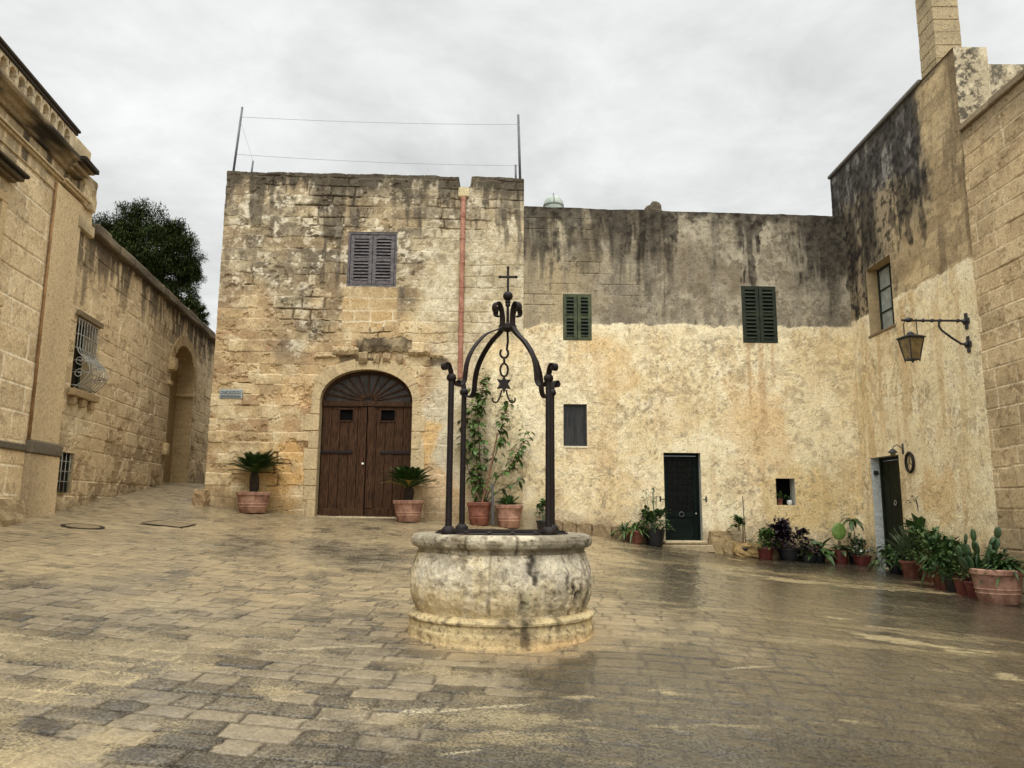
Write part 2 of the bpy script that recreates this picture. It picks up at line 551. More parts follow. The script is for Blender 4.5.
def f_ground(X, Y):
    """irregular small setts laid in rough rows; returns colour, height, wear, damp"""
    ca, sa = cos(radians(5)), sin(radians(5))
    U = X * ca - Y * sa; V = X * sa + Y * ca
    r1, r2, de, dz = masonry(U, V, (0.165, 0.235), (0.20, 0.44), 801, 0.030, -10, 30, -16, 16)
    nL = fbm(X, Y, 0.33, 811, 4); nM = fbm(X, Y, 1.1, 813, 5, 0.6); nS = fbm(X, Y, 4.5, 815, 5, 0.66); nT = fbm(X, Y, 12, 817, 3, .6)
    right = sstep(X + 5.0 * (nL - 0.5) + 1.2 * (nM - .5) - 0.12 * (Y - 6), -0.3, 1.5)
    near = sstep(Y, 7.6, 4.8)
    # worn, dark aggregate faces
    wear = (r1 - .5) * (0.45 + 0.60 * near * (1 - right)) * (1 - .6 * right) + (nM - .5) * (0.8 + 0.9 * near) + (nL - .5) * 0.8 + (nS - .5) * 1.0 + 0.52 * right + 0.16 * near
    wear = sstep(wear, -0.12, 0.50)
    sand = mixc(lin(142, 124, 92) + 0 * X[..., None], lin(166, 147, 109), sstep(nS, .38, .62) * .45 + .6 * r1 - .05)
    sand = mixc(sand, lin(116, 103, 80), sstep(r2, .55, 1) * .6)
    sand = mixc(sand, lin(124, 115, 96), sstep(nL, .46, .62) * .6)
    dark = mixc(lin(74, 67, 53) + 0 * X[..., None], lin(97, 89, 71), sstep(nM, .36, .62))
    dark = mixc(dark, lin(66, 60, 50), sstep(r2, .82, .90) * (0.25 + .55 * near * (1 - right)))
    c = mixc(sand, dark, wear)
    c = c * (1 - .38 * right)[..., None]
    # drifted pale sand that buries the joints
    drift = sstep(fbm(X * .75 + .2 * Y, Y, 1.25, 821, 5, .62), .57, .68) * (0.34 + .20 * near) * (1 - .9 * right)
    drift = np.maximum(drift, sstep(fbm(X * .35 + .1 * Y, Y * 1.5, 1.2, 823, 5, .66), .62, .70) * right * .5)
    band = sstep(np.abs(Y - (15.2 - .28 * X) + 1.0 * (nM - .5)), .75, .2) * sstep(X, 2.5, 4.0) * sstep(nS + .6 * (nM - .5), .42, .52)
    drift = np.maximum(drift, band * .8)
    spots = sstep(fbm(X * .55, Y * 1.4, .9, 825, 6, .74), .66, .73) * right * sstep(Y, 3.8, 5.2)
    c = mixc(c, lin(170, 150, 106), drift * .7)
    c = mixc(c, lin(176, 158, 114), spots * .6)
    # chalky scuffs
    q = np.abs(np.sin(0)) + fbm((X * .35 + Y * .22) * 1.0, (Y - X * .45) * 4.2, 1.0, 827, 3, .5)
    c = mixc(c, lin(186, 172, 138), sstep(q, .80, .82) * .45 * sstep(Y, 9, 6))
    # damp warm ring at the foot of the well
    dw = np.hypot(X + .085, Y - 7.02) + .5 * (nM - .5) + .25 * (nS - .5)
    c = mixc(c, lin(150, 128, 94), sstep(dw, 1.15, .85) * .55)
    # joints
    lost = np.clip(drift * 1.1 + sstep(fbm(X, Y, 1.6, 831, 3), .56, .70) * .7, 0, 1)
    j = sstep(de, .015, .003)
    vis = (1 - lost) * (1 - .2 * right)
    c = mixc(c, lin(54, 44, 31), j * vis * (.85 - .40 * right))
    c = mixc(c, lin(186, 168, 128), sstep(de, .022, .010) * lost * (1 - right) * near * .35)
    h = (r1 - .5) * .009 * (1 - drift) * (1 - .5 * right) + (r2 - .5) * .010 * ((U * 3.1) % 1.0 - .5) - j * vis * (.010 - .007 * right) + .010 * (nS - .5) + .020 * (nM - .5) + .004 * (nT - .5)
    wet = np.clip(.50 + .9 * (nL - .42) + .50 * right + .25 * sstep(Y, 8, 13) - .75 * drift * .8 - spots * .8 + .5 * (nM - .5), 0, 1) * (1 - .9 * sstep(de, .03, .008) * (1 - .5 * right))
    c = soften(c, .92)
    return c, h, wear * (1 - .7 * drift) * (1 - .8 * spots), wet


def build_ground():
    xs = np.unique(np.r_[-600, -200, -60, -25, np.arange(-16, -8.6, .2), np.arange(-8.6, 8.3, .0215), np.arange(8.3, 14, .2), 25, 60, 200, 600])
    yy = [2.9]
    while yy[-1] < 19: yy.append(yy[-1] + .0036 * yy[-1])
    ys = np.unique(np.r_[-600, -200, -60, -20, np.arange(-9, 2.85, .12), np.array(yy), np.arange(19.1, 30, .1), 60, 200, 600])
    X, Y = np.meshgrid(xs, ys)
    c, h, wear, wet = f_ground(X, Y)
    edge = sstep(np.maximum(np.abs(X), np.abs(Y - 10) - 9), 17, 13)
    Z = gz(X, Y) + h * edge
    ny, nx = X.shape
    i = np.arange(nx * ny).reshape(ny, nx)
    Fc = np.stack([i[:-1, :-1], i[:-1, 1:], i[1:, 1:], i[1:, :-1]], -1).reshape(-1, 4)
    me = bpy.data.meshes.new('ground')
    me.vertices.add(nx * ny); me.vertices.foreach_set('co', np.stack([X, Y, Z], -1).ravel().astype(np.float32))
    me.loops.add(Fc.size); me.loops.foreach_set('vertex_index', Fc.ravel().astype(np.int32))
    me.polygons.add(len(Fc)); me.polygons.foreach_set('loop_start', (np.arange(len(Fc)) * 4).astype(np.int32))
    me.update(calc_edges=True)
    me.polygons.foreach_set('use_smooth', [True] * len(Fc))
    a = me.attributes.new('Col', 'FLOAT_COLOR', 'POINT')
    a.data.foreach_set('color', np.c_[np.clip(c.reshape(-1, 3), .004, .8), np.ones(nx * ny)].ravel().astype(np.float32))
    w = me.attributes.new('Wear', 'FLOAT_VECTOR', 'POINT')
    w.data.foreach_set('vector', np.stack([wear, wet, 0 * wet], -1).ravel().astype(np.float32))
    me.materials.append(M_GROUND)
    me.update()
    o = bpy.data.objects.new('ground', me); COL.objects.link(o)
    set_props(o, kind='structure')


build_ground()


# ------------------------------------------------------------------ wall grids
def grid_lines(a, b, step, extra=(), coarse=None):
    g = list(np.linspace(a, b, max(2, int(round((b - a) / step)) + 1)))
    if coarse:
        (ca, cb, cs) = coarse
        g = [v for v in g if not (ca < v < cb)] + list(np.arange(ca, cb, cs))
        g = sorted(set(g))
    g = np.array(g)
    for e in extra:
        if a < e < b:
            g[np.argmin(abs(g - e))] = e
    return np.unique(g)


def arch_pts(h, n=24):
    """outline of an opening, counter-clockwise seen from outside: dict ua,ub,za,zs,zt (springing, top)"""
    ua, ub, za = h['ua'], h['ub'], h['za']
    if 'zs' in h:
        c = (ua + ub) / 2; a = (ub - ua) / 2; r = h['zt'] - h['zs']
        pts = [(ua, za), (ub, za)]
        for i in range(n + 1):
            t = pi * i / n
            pts.append((c + a * cos(t), h['zs'] + r * sin(t)))
        return pts
    return [(ua, za), (ub, za), (ub, h['zb']), (ua, h['zb'])]


def inside(h, U, Z):
    m = (U > h['ua']) & (U < h['ub']) & (Z > h['za'])
    if 'zs' in h:
        c = (h['ua'] + h['ub']) / 2; a = (h['ub'] - h['ua']) / 2; r = h['zt'] - h['zs']
        return m & ((Z < h['zs']) | ((((U - c) / a) ** 2 + ((Z - h['zs']) / r) ** 2) < 1))
    return m & (Z < h['zb'])


SAT = 0.88
TONE = 1.10


def wall(name, pl, us, zs, fn, holes=(), parent=None, depth=6.0, topj=None, cap=(90, 82, 66), ends='LR'):
    U, Z = np.meshgrid(us, zs)
    col, disp = fn(U, Z)
    col = soften(col, SAT) * TONE
    for h in holes:
        top = h.get('zt', h.get('zb'))
        d = np.maximum.reduce([h['ua'] - U, U - h['ub'], h['za'] - Z, Z - top])
        disp = disp * sstep(d, 0.0, 0.05)
    Zp = Z.copy()
    if topj is not None:
        Zp = Zp + topj(U) * sstep(Z, zs[-1] - 0.3, zs[-1])
    nu, nz = len(us), len(zs)
    P = np.stack([pl.A[0] + U * pl.u[0] + disp * pl.n[0], pl.A[1] + U * pl.u[1] + disp * pl.n[1], Zp], -1).reshape(-1, 3)
    Cv = col.reshape(-1, 3)
    idx = np.arange(nu * nz).reshape(nz, nu)
    Q = np.stack([idx[:-1, :-1], idx[:-1, 1:], idx[1:, 1:], idx[1:, :-1]], -1)
    cu = (U[:-1, :-1] + U[1:, 1:]) / 2; cz = (Z[:-1, :-1] + Z[1:, 1:]) / 2
    keep = np.ones_like(cu, bool)
    for h in holes:
        keep &= ~inside(h, cu, cz)
    faces = Q[keep].tolist()
    V = P.tolist(); Cl = Cv.tolist()
    # reveals
    for h in holes:
        pts = arch_pts(h); d = h.get('d', 0.25); rc = soften(lin(*h.get('rc', (178, 160, 122))), SAT)
        n = len(pts)
        for i in range(n):
            a = pts[i]; b_ = pts[(i + 1) % n]
            m = max(1, int(((a[0] - b_[0]) ** 2 + (a[1] - b_[1]) ** 2) ** .5 / 0.1))
            for j in range(m):
                q0 = (a[0] + (b_[0] - a[0]) * j / m, a[1] + (b_[1] - a[1]) * j / m); q1 = (a[0] + (b_[0] - a[0]) * (j + 1) / m, a[1] + (b_[1] - a[1]) * (j + 1) / m)
                o = len(V)
                V += [list(pl.p(q0[0], 0.0, q0[1])), list(pl.p(q1[0], 0.0, q1[1])), list(pl.p(q1[0], -d, q1[1])), list(pl.p(q0[0], -d, q0[1]))]
                k = [0.85 + 0.3 * random.random() for _ in range(4)]
                Cl += [list(rc * kk) for kk in k]
                faces.append([o, o + 1, o + 2, o + 3])
    # cap, ends, back
    capc = lin(*cap)
    def strip(ids, dd):
        o = len(V)
        for i in ids:
            p = Vector(V[i]); n3 = Vector((pl.n[0], pl.n[1], 0))
            V.append(list(p - n3 * dd)); Cl.append(list(capc))
        for j in range(len(ids) - 1):
            faces.append([int(ids[j]), int(ids[j + 1]), o + j + 1, o + j])
    strip(idx[-1, :], depth)
    if 'L' in ends: strip(idx[::-1, 0][:], depth)
    if 'R' in ends: strip(idx[:, -1], depth)
    me = bpy.data.meshes.new(name)
    off = root_loc(parent) if parent else Vector((0, 0, 0))
    Va = np.array(V) - np.array(off)
    me.from_pydata(Va.tolist(), [], faces)
    a = me.attributes.new('Col', 'FLOAT_COLOR', 'POINT')
    a.data.foreach_set('color', np.c_[np.clip(np.array(Cl), 0.004, 0.85), np.ones(len(Cl))].ravel().astype(np.float32))
    me.materials.append(M_WALL)
    me.update()
    o = bpy.data.objects.new(name, me); COL.objects.link(o); o.parent = parent
    return o


def stone_mesh(mb, name, color, parent=None, var=0.25, seed=0, jitter=0.0, stain=None):
    """an MB turned into weathered stone with its own Col attribute"""
    o = mb.build(name, M_WALL, parent)
    me = o.data; n = len(me.vertices)
    rng = np.random.RandomState(seed)
    co = np.zeros(n * 3); me.vertices.foreach_get('co', co); co = co.reshape(-1, 3)
    if jitter:
        co = co + (rng.rand(n, 3) - 0.5) * jitter
        me.vertices.foreach_set('co', co.ravel())
    c = np.tile(lin(*color), (n, 1)) * (1 - var / 2 + var * rng.rand(n, 1))
    if stain is not None:
        c = stain(co, c)
    c = soften(c, SAT) * TONE
    a = me.attributes.new('Col', 'FLOAT_COLOR', 'POINT')
    a.data.foreach_set('color', np.c_[np.clip(c, .004, .85), np.ones(n)].ravel().astype(np.float32))
    me.update()
    return o


def rock(mb, c, s, seed, n=3, M=None):
    """rough block: a subdivided box with noise on it"""
    rng = random.Random(seed)
    g = n + 1
    vs = {}; fs = []
    def key(p): return tuple(round(q, 4) for q in p)
    ids = {}; pts = []
    def vid(p):
        k = key(p)
        if k not in ids:
            ids[k] = len(pts)
            l = sqrt(sum(q * q for q in p))
            f = 1.0 - 0.20 * max(0, l - 1.15)
            pts.append(Vector((p[0] * f * s[0] / 2, p[1] * f * s[1] / 2, p[2] * f * s[2] / 2)) + Vector([rng.uniform(-1, 1) * 0.05 * min(s) for _ in range(3)]))
        return ids[k]
    for ax in range(3):
        for sg in (-1, 1):
            for i in range(g):
                for j in range(g):
                    q = []
                    for (a, b_) in ((0, 0), (1, 0), (1, 1), (0, 1)):
                        aa = -1 + 2 * (i + a) / g; bb = -1 + 2 * (j + b_) / g
                        p = [0, 0, 0]; p[ax] = sg; p[(ax + 1) % 3] = aa; p[(ax + 2) % 3] = bb
                        q.append(vid(p))
                    fs.append(q if sg > 0 else q[::-1])
    if M is not None: pts = [M @ p for p in pts]
    mb.add([p + Vector(c) for p in pts], fs)


# ------------------------------------------------------------------ surface recipes (colour = the stone, plaster and stains; second value = relief in metres)
def plaster_layer(U, Z, seed):
    n1 = fbm(U, Z, 0.55, seed, 4); n2 = fbm(U, Z, 2.0, seed + 20, 5, 0.66); n3 = fbm(U, Z, 7.0, seed + 40, 5, 0.7); n4 = fbm(U, Z, 14.0, seed + 90, 4, 0.7)
    c = mixc(lin(222, 205, 160) + 0 * U[..., None], lin(212, 190, 140), sstep(n1, 0.40, 0.62))
    c = mixc(c, lin(232, 220, 186), sstep(n2, 0.50, 0.66) * 0.4)
    c = mixc(c, lin(198, 175, 130), sstep(n2, 0.46, 0.34) * 0.30)
    c = mixc(c, lin(232, 221, 190), sstep(n3, 0.55, 0.65) * 0.35)
    worn = sstep(fbm(U, Z, 0.9, seed + 70, 4), 0.46, 0.64) * .75
    c = mixc(c, lin(154, 134, 100), sstep(n3, 0.46, 0.38) * worn * 0.6)
    c = mixc(c, lin(122, 105, 80), sstep(n4, 0.57, 0.66) * worn * 0.8)
    c = mixc(c, lin(142, 124, 94), sstep(fbm(U, Z, 3.4, seed + 75, 4, .65), 0.64, 0.70) * 0.35)
    c = mixc(c, lin(206, 166, 106), sstep(fbm(U, Z, 1.1, seed + 60, 5, 0.6), 0.54, 0.72) * 0.26)
    run = fbm(U * 3.2, Z * 0.22, 1.2, seed + 65, 4, .6)
    c = mixc(c, lin(188, 152, 100), sstep(run, 0.58, 0.70) * 0.30)
    peel = sstep(fbm(U, Z, 4.2, seed + 80, 5, 0.66), 0.63, 0.65)
    c = mixc(c, lin(172, 152, 118), peel * 0.5)
    d = 0.006 * (n2 - 0.5) - 0.006 * peel + 0.005 * (n3 - 0.5) + 0.003 * (n4 - .5)
    return c, d


def streaks(U, Z, top, seed, width=1.0):
    """vertical run-off: long thin columns starting at the top edge, value 0..1"""
    length = 2.6 * fbm(U, U * 0, 1.1 / width, seed, 3) ** 2.2 * 2.3
    thin = fbm(U + 0.03 * np.sin(Z * 3), Z * 0.10, 5.0 / width, seed + 5, 4, 0.6)
    rag = fbm(U, Z, 3.0, seed + 9, 4)
    t = (top - Z) / np.maximum(length + 0.35, 0.05)
    return sstep(thin + (1 - t) * 0.42 + (rag - 0.5) * 0.45, 0.62, 0.86) * sstep(t, 1.35, 0.7)


def blob(U, Z, u, z, ru, rz, seed=1, s=2.0, amp=0.8):
    d = np.sqrt(((U - u) / ru) ** 2 + ((Z - z) / rz) ** 2) + amp * (fbm(U, Z, s, seed, 4) - 0.5) * 2
    return sstep(d, 1.15, 0.65)


def f_house(U, Z):
    r1, r2, de, dz = masonry(U, Z, (0.22, 0.32), (0.26, 0.72), 11, 0.06)
    n1 = fbm(U, Z, 0.6, 31, 4); n2 = fbm(U, Z, 2.6, 33, 5, 0.62); n3 = fbm(U, Z, 8.0, 35, 4, 0.65)
    c = mixc(lin(172, 144, 98) + 0 * U[..., None], lin(196, 172, 126), r1)
    c = mixc(c, lin(160, 128, 88), sstep(r2, 0.68, 0.9) * 0.8)
    c = mixc(c, lin(210, 192, 150), sstep(n2, 0.56, 0.68) * 0.55)
    c = mixc(c, lin(150, 122, 84), sstep(n2, 0.44, 0.34) * 0.6)
    # lichen-grey weathered upper storey
    gm = sstep(Z + 2.2 * (n1 - 0.5) * 2 - 0.30 * np.clip(U + 4.6, 0, 4), 5.2, 6.3)
    gcol = mixc(lin(120, 108, 86) + 0 * U[..., None], lin(156, 142, 112), sstep(n2, 0.40, 0.62))
    gcol = mixc(gcol, lin(84, 75, 60), sstep(n3, 0.53, 0.62) * 0.85)
    gcol = mixc(gcol, lin(78, 70, 58), sstep(fbm(U, Z, 1.5, 38, 5, .65), .54, .64) * .6)
    gcol = mixc(gcol, lin(200, 190, 164), sstep(fbm(U, Z, 5.5, 37, 5, 0.68), 0.56, 0.63) * 0.8)
    c = mixc(c, gcol, gm * (0.62 + 0.3 * sstep(r1, 0.2, 0.8)))
    # repaired golden blocks under the shuttered window and round it
    bl = sstep(np.maximum(np.abs(U + 3.36) - 0.62, np.abs(Z - 6.22) - 0.46), 0.08, -0.02)
    c = mixc(c, mixc(lin(178, 152, 106) + 0 * U[..., None], lin(186, 152, 94), r2), bl * 0.75)
    # grey-cream render round the drain and left of the stucco
    rn = sstep(U + 0.7 * (fbm(U, Z, 1.3, 41, 4) - 0.5) * 2, -2.15, -1.75) * (0.25 + 0.75 * sstep(Z, 9.3, 6.5))
    rend = mixc(lin(178, 163, 126) + 0 * U[..., None], lin(200, 188, 156), sstep(n2, 0.42, 0.62))
    rend = mixc(rend, lin(138, 124, 98), sstep(n3, 0.56, 0.70) * 0.6)
    c = mixc(c, rend, rn * 0.8)
    # left and right of the door light plaster and an ochre stain
    dr = blob(U, Z, -1.75, 2.7, 0.45, 1.6, 43)
    c = mixc(c, lin(186, 174, 146), dr * 0.6)
    c = mixc(c, lin(204, 160, 84), blob(U, Z, -1.92, 3.0, 0.24, 0.62, 45) * 0.75)
    c = mixc(c, lin(200, 156, 82), blob(U, Z, -5.2, 2.2, 0.85, 0.75, 47) * 0.7)
    c = mixc(c, lin(196, 150, 90), sstep(n1, 0.52, 0.66) * sstep(Z, 5.5, 3.5) * 0.45)
    # stucco of the neighbour running on past the corner
    pc, pd = plaster_layer(U, Z, 200)
    pe = sstep(U + 0.35 * (fbm(U, Z, 1.6, 49, 4) - 0.5) * 2, -0.62, -0.40) * sstep(Z + 0.5 * (n1 - .5), 5.7, 5.4)
    c = mixc(c, pc, pe)
    # dirt along the parapet and at the foot
    tp = streaks(U, Z, 9.54, 51, 0.8)
    c = mixc(c, lin(62, 54, 42), np.clip(tp * 0.75 + sstep(Z, 9.05, 9.5) * (0.35 + 0.9 * (n2 - 0.3)), 0, 0.9))
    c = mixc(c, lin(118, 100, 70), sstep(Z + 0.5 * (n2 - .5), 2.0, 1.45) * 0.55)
    # joints: deep and open in the middle, shallow and sandy elsewhere
    op = sstep(fbm(U, Z, 1.3, 53, 4) - .03 + 0.10 * sstep(np.abs(Z - 6.3), 2.2, 0.6) * sstep(U, -5.2, -4.2) - .10 * sstep(U, -4.6, -5.6), 0.52, 0.66)
    op = op * (1 - bl) * (1 - rn * 0.75) * (1 - pe)
    j = sstep(de, 0.024, 0.006)
    c = mixc(c, lin(70, 54, 38), j * op * 0.75)
    c = mixc(c, lin(216, 204, 172), j * (1 - op) * (0.16 + 0.7 * bl) * (1 - pe) * (1 - gm * .6))
    cav = sstep(fbm(U, Z, 4.2, 55, 4, 0.6), 0.64, 0.72) * (1 - pe) * (1 - rn) * (1 - bl)
    d = (r1 - 0.5) * 0.035 * (1 - rn) * (1 - pe) * (1 - bl) - j * (0.004 + 0.032 * op) + 0.03 * (n2 - 0.5) + 0.014 * (n3 - 0.5) - 0.03 * cav
    d = d * (1 - pe) + pd * pe
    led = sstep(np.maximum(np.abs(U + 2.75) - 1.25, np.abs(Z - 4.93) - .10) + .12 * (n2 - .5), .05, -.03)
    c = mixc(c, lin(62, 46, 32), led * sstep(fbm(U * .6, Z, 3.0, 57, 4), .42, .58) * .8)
    return c, d


def f_low(U, Z):
    pc, pd = plaster_layer(U, Z, 200)
    n1 = fbm(U, Z, 0.7, 61, 4); n2 = fbm(U, Z, 2.6, 63, 5, 0.62); n3 = fbm(U, Z, 8.0, 65, 4, 0.65)
    r1, r2, de, dz = masonry(U, Z, (0.26, 0.28), (0.42, 0.6), 21, 0.008)
    # plaster: whiter to the left, ochre between door and corner
    pc = mixc(pc, lin(226, 212, 176), sstep(U + 1.2 * (n2 - 0.5), 2.6, 0.6) * sstep(n2, 0.40, 0.58) * 0.5)
    pc = mixc(pc, lin(204, 160, 92), blob(U, Z, 5.6, 3.6, 0.8, 1.2, 67) * 0.35)
    pc = mixc(pc, lin(204, 172, 104), blob(U, Z, 6.9, 1.9, 1.3, 0.75, 69) * 0.55)
    pc = mixc(pc, lin(200, 164, 100), blob(U, Z, 2.4, 4.9, 0.6, 0.7, 71) * 0.45)
    pc = mixc(pc, lin(132, 118, 92), sstep(n3, 0.56, 0.66) * sstep(fbm(U, Z, .9, 72, 3), 0.48, 0.62) * 0.6)
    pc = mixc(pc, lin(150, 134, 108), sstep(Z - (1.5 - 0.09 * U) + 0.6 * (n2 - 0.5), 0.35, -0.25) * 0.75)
    for uu, za_, zb_, w_, k_ in ((5.62, 3.4, 5.5, .06, .5), (5.92, 3.0, 5.5, .10, .45), (6.2, 4.2, 5.5, .05, .5), (1.35, 4.3, 5.5, .05, .4), (1.75, 4.6, 5.5, .04, .4), (1.3, 2.1, 3.0, .05, .35), (1.62, 2.4, 3.0, .06, .3)):
        pc = mixc(pc, lin(170, 128, 78), sstep(np.abs(U - uu + .05 * (n2 - .5)), w_, w_ * .3) * sstep(Z + .5 * (n1 - .5), za_, za_ + 1.0) * sstep(Z, zb_ + .02, zb_ - .02) * k_)
    # bare upper wall
    up = mixc(lin(134, 123, 101) + 0 * U[..., None], lin(160, 149, 124), sstep(n2, 0.40, 0.62))
    up = mixc(up, lin(96, 84, 66), sstep(n3, .54, .64) * .6)
    up = mixc(up, lin(176, 160, 122), (r1 > 0.6) * sstep(U, 3.4, 2.4) * 0.3)
    up = mixc(up, lin(112, 98, 76), sstep(n1, 0.50, 0.66) * 0.6)
    tanl = sstep(U, 2.2, 0.6) * sstep(Z, 8.2, 7.0)
    up = mixc(up, lin(184, 162, 116), tanl * (0.5 + 0.4 * (n2 - .4)))
    s = streaks(U, Z, 8.75, 73, 1.0)
    s2 = sstep(streaks(U, Z, 8.75, 77, 0.45), .35, .6) * .95
    s = sstep(s, .3, .65)
    s3 = blob(U, Z, 1.6, 8.1, 1.3, .8, 78, 2.2, 1.0) * sstep(fbm(U * 2.4, Z * .7, 1.7, 86, 4), .42, .54) * .9
    heavy = blob(U, Z, 7.45, 8.1, 1.0, 1.15, 79, 1.4, 0.6)
    heavy2 = sstep(np.abs(U - 3.18) + 0.12 * (n2 - .5), 0.26, 0.10) * sstep(Z, 6.2, 7.2) * sstep(fbm(U * 3, Z * 0.3, 1.5, 83, 3), 0.30, 0.5)
    heavy3 = sstep(np.abs(U - 3.80) + 0.1 * (n2 - .5), 0.16, 0.05) * sstep(Z, 6.1, 7.4) * 0.8
    q1 = fbm(U + .02 * np.sin(Z * 2.3), Z * .10, 2.6, 92, 5, .66); q2 = fbm(U, Z, 2.2, 94, 5, .66)
    fall = (8.75 - Z) / 2.6
    lng = fbm(U, U * 0, .9, 96, 3)
    soot = sstep(q1 + .30 * (q2 - .5) - .50 * fall + .75 * (lng - .5) + .17, .44, .72)
    rim = sstep(Z + .9 * (q2 - .5), 8.40, 8.74) * .95
    hv = heavy * sstep(fbm(U * 2.2, Z * 0.4, 1.6, 85, 5, .65), 0.38, 0.58)
    drp = sstep(streaks(U, Z, 8.75, 77, 0.45), .38, .68) * sstep(fbm(U, U * 0, 1.2, 98, 3) + .25 * (q2 - .5), .42, .56)
    blk = np.clip(np.maximum.reduce([soot * .85, drp * .92, rim, hv * .95, heavy2, heavy3 * .8, s3 * .7]), 0, 1)
    up = mixc(up, lin(112, 104, 90), sstep(q1, .46, .6) * .45)
    up = mixc(up, lin(32, 26, 20), np.clip(blk * (0.75 + 0.6 * (n3 - .3)), 0, .95))
    jm = sstep(de, 0.016, 0.005) * sstep(U, 3.6, 2.2) * sstep(fbm(U, Z, 1.2, 90, 3), .50, .60)
    up = mixc(up, lin(96, 84, 66), jm * 0.35 * sstep(fbm(U, Z, 1.2, 90, 3), .42, .56))
    # limewash stops in a ragged line
    line = 5.90 + 0.10 * (fbm(U, U * 0, 3.0, 87, 4) - 0.5) + 0.22 * sstep(np.abs(U - 4.75), 0.45, 0.15) * (fbm(U, U * 0, 6, 88, 3) - 0.6)
    e = sstep(Z + 0.10 * (n3 - 0.5), line - 0.03, line + 0.03)
    rag = sstep(U, 2.5, 0.6)
    e = np.maximum(e, sstep(fbm(U, Z, 2.0, 89, 4) + 0.4 * (Z - 5.6), 0.52, 0.60) * rag * sstep(Z, 5.0, 5.3))
    pc = mixc(pc, lin(222, 206, 166), sstep(Z, 5.5, 5.85) * sstep(n2, 0.45, 0.55) * 0.7)
    c = mixc(pc, up, e)
    # faint run-off on the limewash below the old stains
    c = mixc(c, lin(150, 130, 96), sstep(np.abs(U - 3.2), 0.12, 0.04) * sstep(Z, 4.6, 5.9) * (1 - e) * 0.35)
    d = pd * (1 - e) + e * (0.02 * (n2 - 0.5) + 0.010 * (n3 - .5) - 0.016 * jm - 0.012)
    d = d + 0.045 * sstep(np.abs(U - 3.52), 0.13, 0.10) * sstep(Z, 5.9, 6.3)
    return c, d


